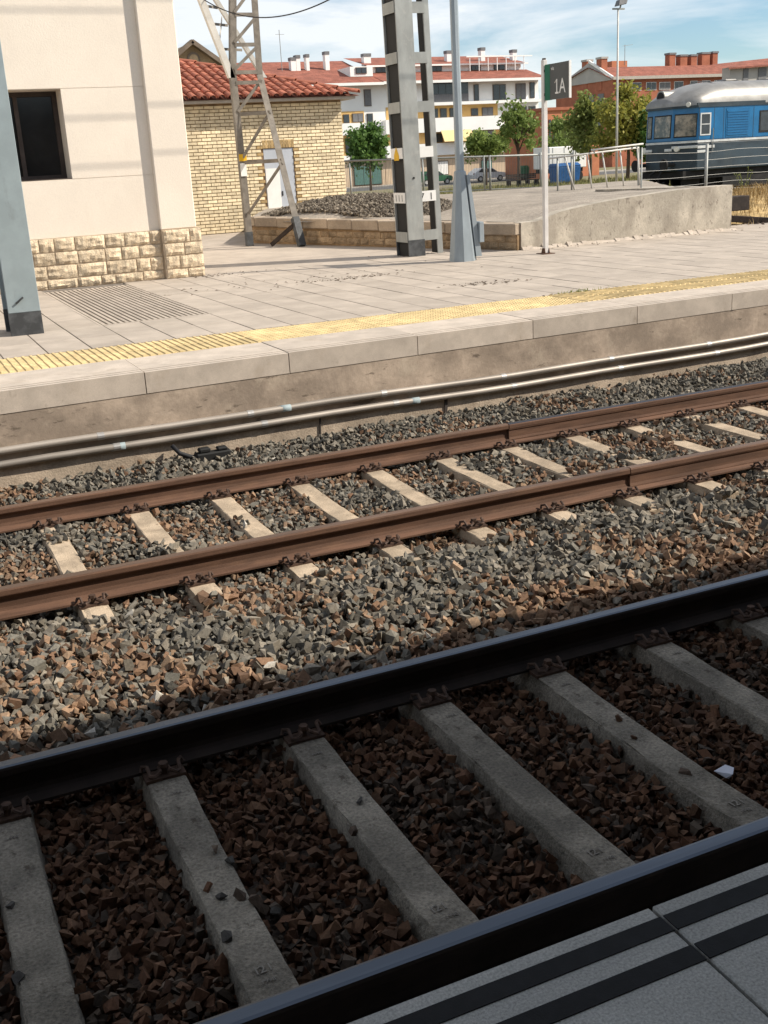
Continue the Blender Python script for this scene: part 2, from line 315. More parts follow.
fs = [(j*150+i, j*150+i+1, (j+1)*150+i+1, (j+1)*150+i) for j in range(89) for i in range(149)]
struct(MB().add(vs, fs).build('track_bed', MT['bed'], smooth=True))

# ---- sleepers with their rail clips
def sleeper_mesh(name, mt):
    sec = [(-1.3,.150,.235,-.188),(-1.12,.158,.245,-.178),(-.62,.158,.245,-.176),(-.42,.155,.232,-.185),(0,.153,.225,-.188),(.42,.155,.232,-.185),(.62,.158,.245,-.176),(1.12,.158,.245,-.178),(1.3,.150,.235,-.188)]
    b = MB(); vs = []
    for y, wt, wb, z in sec: vs += [(-wb/2, y, -.42), (wb/2, y, -.42), (wt/2, y, z), (-wt/2, y, z)]
    fs = [(0,1,2,3), tuple(len(vs)-4+i for i in (3,2,1,0))]
    for i in range(len(sec)-1):
        for k in range(4): fs.append((i*4+k, i*4+(k+1)%4, (i+1)*4+(k+1)%4, (i+1)*4+k))
    b.add(vs, fs); me = b.mesh(name, mt, bevel=.007, seg=2)
    bm = bmesh.new(); bm.from_mesh(me)
    long = [e for e in bm.edges if e.calc_length() > .12]
    bmesh.ops.subdivide_edges(bm, edges=long, cuts=3, use_grid_fill=True)
    for v in bm.verts:                      # slightly worn arrises
        if v.co.z > -.24:
            q = math.sin(v.co.y*31+v.co.x*57)*math.sin(v.co.y*83)
            v.co.x += random.gauss(0,.0012); v.co.z += random.gauss(0,.0008)
            if abs(v.co.x) > .06 and random.random() < .07: v.co.x *= .9; v.co.z -= .006
    bm.to_mesh(me); bm.free(); return me
def clip_mesh():
    b = MB()
    b.box(-.085, .085, -.150, -.070, -.004, .012)                       # guide plate
    b.tube([(0,-.112,.01),(0,-.112,.058)], .013, 8); b.tube([(0,-.112,.044),(0,-.112,.062)], .021, 6)   # bolt
    for s in (-1, 1):
        b.tube([(s*.016,-.098,.036),(s*.022,-.145,.040),(s*.045,-.156,.030),(s*.062,-.135,.024),(s*.066,-.098,.050),(s*.082,-.068,.040),(s*.092,-.080,.022)], .0085, 6)
    return b.mesh('rail_clip', MT['clip'])
CLIP = clip_mesh()
def text_mesh(s, size, mt, ext=.0):
    cu = bpy.data.curves.new('lettering', 'FONT'); cu.body = s; cu.size = size; cu.extrude = ext; cu.align_x = 'CENTER'; cu.resolution_u = 2
    o = bpy.data.objects.new('lettering', cu); COL.objects.link(o); dg = bpy.context.evaluated_depsgraph_get()
    me = bpy.data.meshes.new_from_object(o.evaluated_get(dg)); bpy.data.objects.remove(o); me.materials.clear(); me.materials.append(mt); return me
LET1 = text_mesh("I21", .050, MT['lettering'], .001); LET2 = text_mesh("1998", .024, MT['lettering'], .001)
def make_track(xs_, yc, r1, r2, mt, labels, group, letters):
    mes = [sleeper_mesh('concrete_sleeper', mt) for _ in range(4)]
    for i, x in enumerate(xs_):
        o = link('concrete_sleeper', mes[(i*3+i//4) % 4], None, (x, yc, random.uniform(-.003, .003))); o.rotation_euler.z = random.uniform(-.008, .008)
        tag(o, labels[i], 'sleeper', group)
        for ry in (r1, r2):
            for s in (-1, 1):
                c = link('rail_clip', CLIP, o, (0, ry-yc, -.176)); c.rotation_euler.z = 0 if s < 0 else math.pi
        if letters:
            for ly, lm, lz in ((-.55,LET1,-.1805),(-.60,LET2,-.1785),(.52,LET1,-.1875),(.60,LET2,-.1765)):
                q = link('cast_marking', lm, o, (random.uniform(-.01,.012), ly, lz+.004)); q.rotation_euler.z = math.pi/2*0 + .02
def vis_labels(xs_, y, f, lo, hi, edge):
    out = []; n = 0
    for x in xs_:
        if lo <= x <= hi: out.append(f.format(ORD[n])); n += 1
        elif x < lo: out.append(edge.format('left', ORD[int(round((lo-x)/.63))]))
        else: out.append(edge.format('right', ORD[int(round((x-hi)/.63))]))
    return out
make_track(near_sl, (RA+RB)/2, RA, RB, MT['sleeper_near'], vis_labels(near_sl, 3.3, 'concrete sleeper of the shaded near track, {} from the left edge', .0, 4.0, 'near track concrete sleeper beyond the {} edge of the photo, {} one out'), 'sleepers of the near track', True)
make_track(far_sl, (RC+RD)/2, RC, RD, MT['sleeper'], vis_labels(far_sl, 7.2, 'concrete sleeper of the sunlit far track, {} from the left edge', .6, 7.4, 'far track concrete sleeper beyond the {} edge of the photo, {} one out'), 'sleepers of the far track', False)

# ---- rails
def rail_profile(web=.0085):
    right = [(.075,-.172),(.075,-.160),(.030,-.148),(web+.006,-.140),(web,-.120),(web,-.062),(web+.007,-.052),(.0345,-.043),(.036,-.038),(.036,-.013),(.031,-.004),(.020,-.0005)]
    return right + [(-y, z) for y, z in reversed(right)]
def rail(x0, x1, y, label, side, top, web=.0085, flip=False):
    pr = rail_profile(web); n = len(pr); segs = max(1, int((x1-x0)/2))
    b = MB(); vs = []; X = np.linspace(x0, x1, segs+1)
    for x in X: vs += [(x, yy, zz) for yy, zz in pr]
    b.add(vs, [tuple(range(n)), tuple(range(len(vs)-1, len(vs)-n-1, -1))])
    for i in range(segs):
        for k in range(n):
            kk = (k+1) % n; tp = 1 if min(pr[k][1], pr[kk][1]) > -.0135 and abs(pr[k][0]) < .0355 and abs(pr[kk][0]) < .0355 else 0
            b.add([vs[i*n+k], vs[i*n+kk], vs[(i+1)*n+kk], vs[(i+1)*n+k]], [(0,1,2,3)], tp)
    me = bpy.data.meshes.new('rail'); me.from_pydata(b.v, [], b.f); me.materials.append(side); me.materials.append(top); me.polygons.foreach_set('material_index', b.mi)
    bm = bmesh.new(); bm.from_mesh(me); bmesh.ops.remove_doubles(bm, verts=bm.verts, dist=1e-5); bmesh.ops.recalc_face_normals(bm, faces=bm.faces); bm.to_mesh(me); bm.free()
    o = link('rail', me, None, (0, y, 0)); return tag(o, label, 'rail', 'rails')
JX = 4.71
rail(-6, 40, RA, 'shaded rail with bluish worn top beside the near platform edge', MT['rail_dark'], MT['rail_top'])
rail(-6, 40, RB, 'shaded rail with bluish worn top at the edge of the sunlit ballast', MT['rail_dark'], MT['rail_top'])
rail(-6, JX-.004, RC, 'rust brown rail of the far track, camera side, left of the joint', MT['rust'], MT['rail_top_brown'])
rail(JX+.004, 40, RC, 'rust brown rail of the far track, camera side, right of the joint', MT['rust'], MT['rail_top_brown'], web=.024)
rail(-6, JX-.004, RD, 'rust brown rail nearest the pipes, left of the joint', MT['rust'], MT['rail_top_brown'])
rail(JX+.004, 40, RD, 'rust brown rail with shiny top nearest the pipes, right of the joint', MT['rust'], MT['rail_top'], web=.026)

# ---- ballast: loose stones as one mass
def stone_protos(k):
    out = []
    for i in range(k):
        bm = bmesh.new()
        for sx in (-1, 1):
            for sy in (-1, 1):
                for sz in (-1, 1):
                    if rng.random() < .06: continue
                    bm.verts.new(np.array([sx, sy, sz])*rng.uniform(.32, 1.0, 3)*.80)
        r = bmesh.ops.convex_hull(bm, input=bm.verts)
        bmesh.ops.delete(bm, geom=[g for g in r['geom_interior'] if isinstance(g, bmesh.types.BMVert)], context='VERTS')
        bmesh.ops.triangulate(bm, faces=bm.faces); bm.verts.ensure_lookup_table(); bm.verts.index_update()
        out.append((np.array([v.co[:] for v in bm.verts]), np.array([[v.index for v in f.verts] for f in bm.faces]))); bm.free()
    return out
PROTO = stone_protos(26)
def rand_rot(n):
    q = rng.normal(size=(n, 4)); q /= np.linalg.norm(q, axis=1)[:, None]; w, x, y, z = q.T
    return np.stack([1-2*(y*y+z*z), 2*(x*y-z*w), 2*(x*z+y*w), 2*(x*y+z*w), 1-2*(x*x+z*z), 2*(y*z-x*w), 2*(x*z-y*w), 2*(y*z+x*w), 1-2*(x*x+y*y)], 1).reshape(n, 3, 3)
def stones_object(name, P, sz, colr, aniso=(.52, 1.25), flat=.0):
    n = len(P); Rm = rand_rot(n); sc = sz[:, None]*np.stack([rng.uniform(.98, 1.55, n), rng.uniform(.75, 1.15, n), rng.uniform(aniso[0], .95, n)], 1)
    which = rng.integers(0, len(PROTO), n); V = []; F = []; C = []; off = 0
    for k, (pv, pf) in enumerate(PROTO):
        ids = np.nonzero(which == k)[0]
        if len(ids) == 0: continue
        v = pv[None]*sc[ids][:, None, :]; v = np.einsum('nij,nkj->nki', Rm[ids], v) + P[ids][:, None, :]
        V.append(v.reshape(-1, 3)); F.append((pf[None] + (np.arange(len(ids))*len(pv))[:, None, None] + off).reshape(-1, 3)); off += len(ids)*len(pv)
        C.append(np.repeat(colr[ids], len(pv), 0))
    V = np.concatenate(V); F = np.concatenate(F); C = np.concatenate(C)
    me = bpy.data.meshes.new(name); me.vertices.add(len(V)); me.vertices.foreach_set('co', V.astype(np.float32).ravel())
    me.loops.add(F.size); me.loops.foreach_set('vertex_index', F.astype(np.int32).ravel()); me.polygons.add(len(F))
    me.polygons.foreach_set('loop_start', np.arange(0, F.size, 3, dtype=np.int32)); me.polygons.foreach_set('loop_total', np.full(len(F), 3, np.int32))
    me.polygons.foreach_set('use_smooth', np.zeros(len(F), dtype=bool))
    me.update(calc_edges=True)
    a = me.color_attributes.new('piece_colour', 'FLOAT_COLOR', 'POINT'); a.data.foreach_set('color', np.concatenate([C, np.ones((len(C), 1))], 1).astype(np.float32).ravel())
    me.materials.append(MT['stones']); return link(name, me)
def ballast():
    P = []; SZ = []
    sp = .040
    for layer, dz in ((0, -.024), (1, .002), (2, .020)):
        gx = np.arange(-1.6, 14, sp); gy = np.arange(1.66, 9.55, sp)
        X, Y = np.meshgrid(gx, gy); X = X.ravel() + rng.uniform(-.5, .5, X.size)*sp*1.25; Y = Y.ravel() + rng.uniform(-.5, .5, Y.size)*sp*1.25
        keep = (X < Y*1.02 + 1.4) & (X > Y*.02 - .75) & (Y < edge_y(X) + .07)
        if layer == 2: keep &= rng.random(X.size) < .28
        X = X[keep]; Y = Y[keep]
        s = rng.choice([.016,.022,.027,.033,.041], X.size, p=[.22,.28,.26,.16,.08])
        s = np.where((Y > 4.7) & (Y < 6.05), s*1.14, np.where(Y < 4.5, s*.92, np.where(Y > 6.1, s*.92, s)))
        Z = bz(X, Y) + dz + rng.normal(0, .010, X.size)
        ok = np.ones(X.size, bool)
        for ry in (RA, RB, RC, RD):
            dr = np.abs(Y-ry); low = dr < .085 + s; Z = np.where(low, np.minimum(Z, -.178-s*.8), Z); ok &= dr > .035
        for arr, yc, cover in ((near_sl, (RA+RB)/2, .05), (far_sl, (RC+RD)/2, .25)):
            arr = np.array(arr); d = np.min(np.abs(X[:, None]-arr[None]), 1); loc = Y-yc
            ins = (np.abs(loc) < 1.33) & (d < .082 + s*.45)
            top = np.interp(np.abs(loc), [0,.42,.62,1.12,1.3], [-.188,-.185,-.176,-.178,-.188])
            if cover > .1:     # drifts of stones over the far sleepers
                drift = (np.sin(X*5.3+1.1)*np.sin(loc*6.0+X*2.1) > .42) & (np.abs(loc) < .62) | ((np.abs(loc) > 1.20) & (rng.random(X.size) < .7))
            else:
                drift = (rng.random(X.size) < .012) | ((loc > 1.12) & (rng.random(X.size) < .55))
            Z = np.where(ins & drift & (layer == 1), top + s*.55, Z)
            ok &= ~ins | (drift & (layer == 1))
            # beside clips keep clear
            ok &= ~((d < .12) & ((np.abs(np.abs(loc)-.87) < .17)) & (Z > -.2))
        P.append(np.stack([X, Y, Z], 1)[ok]); SZ.append(s[ok])
    P = np.concatenate(P); SZ = np.concatenate(SZ); n = len(P); Y = P[:, 1]; X = P[:, 0]
    grey = np.array([[.185,.175,.158],[.145,.145,.138],[.245,.225,.20],[.115,.118,.115],[.20,.18,.152],[.31,.28,.24],[.155,.155,.142]])
    rust = np.array([[.25,.155,.105],[.20,.115,.075],[.31,.21,.145],[.16,.095,.065],[.27,.19,.135],[.34,.25,.18]])
    pr = np.interp(Y, [1.7,3.0,4.3,4.5,4.85,5.1,5.6,6.1,6.35,7.1,7.9,8.15,8.3,9.5], [.82,.82,.85,.8,.66,.32,.14,.28,.42,.38,.30,.12,.04,.04])
    pr = np.clip(pr + .38*np.sin(X*2.3+.6)*np.sin(Y*3.7+X) + .2*np.sin(X*6.1+Y*4), 0.02, .95)
    isr = rng.random(n) < pr
    C = (np.where(isr[:, None], rust[rng.integers(0, len(rust), n)], grey[rng.integers(0, len(grey), n)])*(.6) + .4*np.where(isr[:, None], np.array([.215,.14,.095]), np.array([.178,.166,.146])))*rng.uniform(.55, 1.35, n)[:, None]*np.array([.82,.785,.72])
    C = np.where((Y < 4.4)[:, None], C*np.array([.50,.41,.37]), C)  # near-track stones get a darker colour to deepen the canopy shade
    wh = (rng.random(n) < .002) & (Y > 4.5); C[wh] = (.42,.39,.34)
    print('stones', n)
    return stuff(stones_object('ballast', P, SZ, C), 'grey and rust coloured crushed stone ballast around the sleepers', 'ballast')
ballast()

# ================================================================== near platform (in shade, bottom right)
NP = struct(MB().box(-20, 40, -9, 1.545, -.45, .610).build('near_platform', MT['nearslab']))
slab = MB().box(-.396, .396, .0, .78, -.05, 0).mesh('edge_slab', MT['nearslab'], bevel=.004)
strip = MB().box(-.396, .396, 0, .048, -.001, .0022).mesh('anti_slip_strip', MT['strip'])
for k in range(-6, 12):
    x = 1.27 + .8*(k+.5)
    o = link('edge_slab', slab, NP, (x, .82, .66))
    for y in (1.513, 1.414): link('anti_slip_strip', strip, o, (0, y-.82, 0))
tl = MB().box(-.396, .396, -.396, .396, -.05, 0).mesh('paving_slab', MT['nearslab'], bevel=.004)
for k in range(-6, 12):
    for j in range(4): link('paving_slab', tl, NP, (1.27+.8*(k+.5), .41-.8*j, .659))
# canopy over the near platform that throws the shade on the near track
CT = thing('platform_canopy', 'flat canopy roof over the near platform, above the viewer', 'canopy', (4, -2.5, .66))
EYC = 4.79 - (4.5+.17)/math.tan(R(SUN_EL))*abs(math.sin(R(SUN_AZ)))
MB().box(-25, 60, -8, EYC-.06, 4.38, 4.46).build('roof_sheet', MT['timber'], CT); MB().box(-25, 60, EYC-.06, EYC, 4.12, 4.5).build('fascia', MT['greysteel'], CT)
for x in (-14, -7, 7, 14, 21): MB().tube([(x,-2.5,.66),(x,-2.5,4.38)], .11, 12).build('column', MT['greysteel'], CT, smooth=True)
settle(CT)
T = thing('unseen_sky_blocker', 'unseen building mass added behind the viewer to block sky light', 'building', (8, -6, .66))  # unseen building, added to cut the sky light under the canopy
MB().box(-25, 60, -8, -4.6, .66, 4.37).build('wall', MT['aptbeige'], T)
for x in range(-20, 56, 6): MB().box(x, x+1.2, -4.6, -4.55, .67, 2.9).build('door', MT['timber'], T)
settle(T)

# ================================================================== far platform
FP = struct(MB().hexa([(-12,edge_y(-12)+.005,-.45),(40,edge_y(40)+.005,-.45),(40,17.2,-.45),(-12,17.2,-.45),(-12,edge_y(-12)+.005,.485),(40,edge_y(40)+.005,.485),(40,17.2,.485),(-12,17.2,.485)]).build('far_platform', MT['platwall']))
def ny(x): return 9.80 + .02*x        # near and far edges of the yellow band
def fy(x): return 10.69 + .007*x
MB().hexa([(-12,10.3,.484),(40,10.9,.484),(40,17.2,.484),(-12,17.2,.484),(-12,10.3,.640),(40,10.9,.640),(40,17.2,.640),(-12,17.2,.640)]).build('bedding', MT['groove'], FP)
# rough lower footing of the wall, slightly proud, with a broken upper edge
b = MB(); X = np.arange(-4, 20, .35)
top = [.07 + .03*math.sin(x*1.7) + random.uniform(-.03, .03) for x in X]
for i in range(len(X)-1):
    x0, x1 = X[i], X[i+1]; o0, o1 = .006+.004*math.sin(x0*5), .006+.004*math.sin(x1*5)
    b.hexa([(x0,edge_y(x0)+.005-o0,-.45),(x1,edge_y(x1)+.005-o1,-.45),(x1,edge_y(x1)+.30,-.45),(x0,edge_y(x0)+.30,-.45),(x0,edge_y(x0)+.007-o0,top[i]),(x1,edge_y(x1)+.007-o1,top[i+1]),(x1,edge_y(x1)+.30,top[i+1]),(x0,edge_y(x0)+.30,top[i])])
b.build('footing', MT['footing'], FP)
# cracks: narrow recessed dark gaps
for xc, z0, z1 in ((4.70,-.3,.07),(3.38,-.3,.06)):
    yy = edge_y(xc)
    MB().bar((xc,yy-.004,z0),(xc+.02,yy-.004,z1),.030 if xc > 4 else .012,.012,(0,1,0)).build('crack', MT['groove'], FP)
# coping slabs (1.3 m), real joints, two anti-slip grooves near the edge
cx = [1.88-1.30*4 + 1.293*k for k in range(0, 13)]
for i in range(len(cx)-1):
    x0, x1 = cx[i]+.004, cx[i+1]-.004; dz = random.uniform(-.004, .004)
    b = MB()
    P = lambda x, d, z: (x, edge_y(x)+d, z)
    def seg(d0, d1, zt, back=False):
        q = [P(x0,d0,.480),P(x1,d0,.480),(x1,ny(x1),.480) if back else P(x1,d1,.480),(x0,ny(x0),.480) if back else P(x0,d1,.480)]
        b.hexa(q + [(a[0],a[1],zt+dz) for a in q])
    seg(0, .055, .658); seg(.055, .068, .60); seg(.068, .125, .66); seg(.125, .139, .60); seg(.139, 0, .662, True)
    cs = b.build('coping_slab', MT['coping'], FP)
    for d0, d1 in ((.0552,.0678),(.1252,.1388)):
        q = [P(x0,d0,.601),P(x1,d0,.601),P(x1,d1,.601),P(x0,d1,.601)]; MB().hexa(q + [(a[0],a[1],.6565+dz) for a in q]).build('groove_filling', MT['groove'], cs)
# tactile tiles
def tac(kind):
    b = MB(); b.box(-.2045,.2045,-.2195,.2195,-.04,0)
    if kind == 'bar':
        for k in range(6):
            x = -.17+.068*k; b.hexa([(x-.017,-.21,0),(x+.017,-.21,0),(x+.017,.21,0),(x-.017,.21,0),(x-.011,-.205,.009),(x+.011,-.205,.009),(x+.011,.205,.009),(x-.011,.205,.009)])
    else:
        for i in range(7):
            for j in range(7):
                x = -.174+.058*i; y = -.186+.062*j; b.hexa([(x-.014,y-.014,0),(x+.014,y-.014,0),(x+.014,y+.014,0),(x-.014,y+.014,0),(x-.008,y-.008,.006),(x+.008,y-.008,.006),(x+.008,y+.008,.006),(x-.008,y+.008,.006)])
    return b.mesh('tactile_tile', MT['tactile'])
TB, TD = tac('bar'), tac('dot')
for k in range(-7, 30):
    x = .91 + .41*k
    for j in (0, 1):
        y0, y1 = ny(x)+.003, fy(x)-.003
        o = link('tactile_tile', TD if 3.1 < x < 6.65 else TB, FP, (x, y0 + (y1-y0)*(.25+.5*j), .661+random.uniform(-.0015,.0015)))
        o.scale.y = (y1-y0)/2/.443; o.rotation_euler.z = .012
# paving slabs
ps = [MB().box(-.2000,.2000,-.4030,.4030,-.05,0).mesh('paving_slab', MT['paving'], bevel=.003) for _ in range(1)][0]
GX0, GX1, GY0, GY1 = 2.14, 3.37, 12.43, 16.88
for j in range(8):
    for k in range(-2, 36):
        x = 1.115 + .41*k; y = 10.765 + .81*j + .41
        if x > y*.95 + 1.2 or x < y*.06 - .4: continue
        if GX0-.05 < x < GX1+.05 and GY0-.3 < y < GY1+.2: continue
        link('paving_slab', ps, FP, (x, y, .659+random.uniform(-.002,.002)))
# drain grate
G = tag(empty('floor_grate', (2.755, 14.65, .66)), 'long slotted floor grate in the paving before the cream building', 'grate')
MB().box(GX0, GX1, GY0, GY1, .50, .52).build('pit_floor', MT['groove'], G)
nb = 19
for k in range(nb):
    x = GX0 + (k+.5)*(GX1-GX0)/nb
    MB().box(x-.019, x+.019, GY0+.01, GY1-.01, .5, .6585).build('grate_bar', MT['paving'], G)
b = MB()
b.box(GX0-.03, GX0-.002, GY0-.03, GY1+.03, .6, .660); b.box(GX1+.002, GX1+.03, GY0-.03, GY1+.03, .6, .660); b.box(GX0-.002, GX1+.002, GY0-.03, GY0-.002, .6, .660); b.box(GX0-.002, GX1+.002, GY1+.002, GY1+.03, .6, .660)
b.build('grate_frame', MT['paving'], G); settle(G)
# back apron between station house, shed and ramp
struct(MB().box(-12, 14.46, 17.2, 36, -.45, .652).build('apron', MT['paving']))
struct(MB().box(14.46, 40, 14.9, 17.2, .6, .6505).build('platform_end_paving', MT['paving']))

# cable pipes on the platform wall
for z, nm in ((.172, 'upper'), (.062, 'lower')):
    t = thing('cable_pipe', f'{nm} of two galvanised cable pipes along the platform wall', 'pipe', (0, edge_y(0)-.03, z), 'cable pipes on the platform wall')
    yo = -.031
    pts = [(x, edge_y(x)+yo, z + .018*math.sin(x*.55+1) + .006*math.sin(x*2.1)) for x in np.arange(-4, 20.1, .5)]
    MB().tube(pts, .030, 12).build('pipe_run', MT['pipe'], t, smooth=True)
    def at(x): return (x, edge_y(x)+yo, float(np.interp(x, [p[0] for p in pts], [p[2] for p in pts])))
    for x in np.arange(-1.2 + (0 if nm == 'upper' else .12), 12, 1.31):
        a = at(x); MB().tube([(x-.028,a[1],a[2]),(x+.028,a[1],a[2])], .0325, 12).build('clamp', MT['clamp'], t, smooth=False)
        MB().box(x-.012, x+.012, a[1], edge_y(x)+.005, a[2]-.012, a[2]+.012).build('bracket', MT['clip'], t)
    for x in ((3.05,) if nm == 'upper' else (1.55,4.35)):
        a = at(x); MB().tube([(x-.06,a[1],a[2]),(x+.06,a[1],a[2])], .0308, 12).build('tape', MT['pipetape'], t, smooth=True)
    settle(t)
# small black junction block under the pipes
t = thing('cable_junction', 'small black cable junction block on the ballast under the pipes', 'junction box', (2.32, 8.93, -.12))
MB().box(2.17,2.47,8.86,8.96,-.14,-.06).build('body', MT['black'], t, bevel=.012); MB().box(2.20,2.30,8.87,8.95,-.0595,-.02).build('lug', MT['black'], t, bevel=.01); MB().box(2.36,2.45,8.87,8.95,-.0595,-.03).build('lug', MT['black'], t, bevel=.01)
MB().tube([(2.17,8.91,-.10),(2.05,8.96,-.05),(2.00,9.0,.02)], .02, 8).build('hose', MT['cable'], t, smooth=True); settle(t)

# ================================================================== station house (cream render, stone plinth)
T = thing('station_house', 'cream rendered station house with rough stone plinth and small dark window', 'building', (3.3, 17.3, .66))
WY = 17.28                                   # recessed wall face
def wall_pieces():
    b = MB(); D = .62
    wx0, wx1, wz0, wz1 = 1.62, 2.83, 2.22, 3.46
    zs = [1.40, 2.216, 2.224, 3.466, 3.474, 7.5]          # two narrow horizontal joints in the render
    b.box(-6, 4.04, WY, WY+D, 1.40, 2.215); b.box(-6, 4.04, WY, WY+D, 3.475, 7.5)
    b.box(-6, wx0, WY, WY+D, 2.223, 3.467); b.box(wx1, 4.04, WY, WY+D, 2.223, 3.467)
    b.box(-6, 4.04, WY+.008, WY+D, 2.215, 2.223); b.box(-6, 4.04, WY+.008, WY+D, 3.467, 3.475)
    b.box(-6, 4.60, WY+D, 24.5, .66, 7.5)
    return b
wall_pieces().build('wall', MT['cream'], T)
MB().box(4.04, 4.60, WY-.085, WY+.62, 1.40, 7.5).build('pilaster', MT['cream'], T, bevel=.012)
w = MB().box(1.62, 2.83, WY+.50, WY+.53, 2.223, 3.467).build('window', MT['glass'], T)
b = MB(); b.box(1.62,2.83,WY+.45,WY+.499,3.40,3.466); b.box(1.62,2.83,WY+.45,WY+.499,2.239,2.29); b.box(2.76,2.829,WY+.45,WY+.499,2.29,3.40); b.box(1.621,1.69,WY+.45,WY+.499,2.29,3.40); b.box(2.20,2.26,WY+.45,WY+.499,2.29,3.40)
b.build('window_frame', MT['frame_dark'], w)
MB().box(1.62, 2.83, WY+.004, WY+.44, 2.2232, 2.238).build('window_sill', MT['frame_dark'], w)
MB().box(1.90, 1.97, WY+.40, WY+.44, 2.239, 3.46).build('window_bar', MT['frame_dark'], w)
# plinth: mortar core and individual rock-faced stones
MB().box(-6, 4.04, WY-.045, WY+.5, .655, 1.398).build('plinth_core', MT['mortar'], T); MB().box(4.04, 4.65, WY-.13, WY+.5, .655, 1.398).build('plinth_core', MT['mortar'], T)
def rough_stone(w_, h_, d, seed):
    r = random.Random(seed); nx, nz = max(4, int(w_/.036)), max(4, int(h_/.036)); vs = []; fs = []
    for j in range(nz+1):
        for i in range(nx+1):
            u, v = i/nx, j/nz; e = min(u, 1-u)*w_; g = min(v, 1-v)*h_; k = min(1, .35+min(e, g)/.05)
            jx = r.uniform(-.008,.008) if 0 < i < nx else r.uniform(-.006,.002)*(1 if i else -1)
            vs.append(((u-.5)*w_+jx, -(d*k*(.8+.32*math.sin(seed+u*w_*31+v*h_*23)*math.cos(seed*2.3+v*h_*37-u*w_*17)+r.uniform(-.16,.16))), (v-.5)*h_+r.uniform(-.007,.007)))
    for j in range(nz):
        for i in range(nx): a = j*(nx+1)+i; fs.append((a, a+1, a+nx+2, a+nx+1))
    o = len(vs); vs += [(-w_/2,.03,-h_/2),(w_/2,.03,-h_/2),(w_/2,.03,h_/2),(-w_/2,.03,h_/2)]
    c = [0, nx, (nx+1)*(nz+1)-1, (nx+1)*nz]
    edges = [[i for i in range(nx+1)], [j*(nx+1)+nx for j in range(nz+1)], [nz*(nx+1)+nx-i for i in range(nx+1)], [(nz-j)*(nx+1) for j in range(nz+1)]]
    for k, e in enumerate(edges): fs.append(tuple(e) + (o+(k+1)%4, o+k))
    return vs, fs
rows = [(.665,.80),(.81,1.00),(1.01,1.19),(1.20,1.395)]
sd = 0
for x0, x1, yf in ((-.9, 4.03, WY-.045), (4.05, 4.66, WY-.13)):
    for z0, z1 in rows:
        x = x0 - (random.uniform(0,.2) if x0 < 0 else 0)
        while x < x1-.05:
            w_ = min(random.uniform(.20,.46), x1-x)
            if x1-(x+w_) < .14: w_ = x1-x
            if x + w_ > 1.3:
                vs, fs = rough_stone(w_-.018, z1-z0-.012, .032, sd); sd += 1
                MB().add(vs, fs).build('plinth_stone', MT['stone'], T, loc=(x+w_/2, yf-.002, (z0+z1)/2))
            x += w_
settle(T)

# ================================================================== grey H column at the left edge
T = thing('canopy_column', 'blue grey steel column with black painted foot at the left edge', 'column', (1.33, 12.3, .66))
b = MB(); b.box(1.16,1.49,12.26,12.30,.90,7); b.box(1.31,1.345,12.30,12.74,.90,7); b.box(1.16,1.49,12.74,12.78,.90,7); b.build('shaft', MT['greysteel'], T, bevel=.004)
b = MB(); b.box(1.157,1.493,12.257,12.303,.66,.90); b.box(1.307,1.348,12.303,12.737,.66,.90); b.box(1.157,1.493,12.737,12.783,.66,.90); b.build('painted_foot', MT['blackpaint'], T)
MB().bar((1.25,12.25,1.00),(1.33,12.235,1.06),.02,.02).build('cleat', MT['blackpaint'], T)
settle(T)

# ================================================================== big battened catenary mast
T = thing('catenary_mast', 'grey battened steel catenary mast with black foot beside the lamp post', 'mast', (8.4, 17.3, .66))
TOP = 8.0
b = MB(); b.box(8.17,8.47,17.03,17.055,.93,TOP); b.box(8.30,8.33,17.055,17.50,.93,TOP); b.box(8.17,8.47,17.50,17.525,.93,TOP); b.build('front_column', MT['galv'], T, bevel=.003)
b = MB(); b.box(8.168,8.472,17.027,17.058,.66,.93); b.box(8.297,8.333,17.058,17.497,.66,.93); b.box(8.168,8.472,17.497,17.528,.66,.93); b.build('painted_foot', MT['blackpaint'], T)
MB().box(8.205,8.215,17.06,17.495,.66,TOP).build('recess_shade', MT['black'], T)  # black sheet stands for the shade inside the column's open side
b = MB(); b.hexa([(8.80,17.20,.66),(8.90,17.20,.66),(8.90,17.23,.66),(8.80,17.23,.66),(8.70,17.20,TOP),(8.80,17.20,TOP),(8.80,17.23,TOP),(8.70,17.23,TOP)]).build('rear_column_flange', MT['galv'], T)
MB().hexa([(8.82,17.23,.66),(8.85,17.23,.66),(8.85,17.47,.66),(8.82,17.47,.66),(8.72,17.23,TOP),(8.75,17.23,TOP),(8.75,17.47,TOP),(8.72,17.47,TOP)]).build('rear_column_web', MT['black'], T)  # web coloured black to carry the shade of its recess
for z in (.98, 1.62, 2.33, 3.04, 3.79, 4.54, 5.25, 6.0, 6.7, 7.4):
    xr = 8.80 - (z-.66)*.0136
    light = z in (1.62, 2.33)
    bt = MB().box(8.160,8.170,17.056,17.499,z-.085,z+.085).build('batten', MT['white' if light else 'galv'], T)
    bt2 = MB().box(8.471,xr+.02,17.185,17.199,z-.085,z+.085).build('batten', MT['white' if light else 'galv'], T)
    if z == 1.62:
        q = link('lettering', text_mesh("1 1 1", .15, MT['black'], .001), T, (8.158, 17.28, z-.055)); q.rotation_euler = (R(90), 0, R(-90))
        q = link('lettering', text_mesh("7  1", .16, MT['black'], .001), T, (8.63, 17.183, z-.06)); q.rotation_euler = (R(90), 0, 0)
    if z == 2.33:
        MB().prism([(17.19,z-.11),(17.37,z-.11),(17.37,z-.03),(17.28,z+.10),(17.19,z-.03)], 8.152, 8.158, 'x').build('warning_sign', MT['yellowsign'], T)
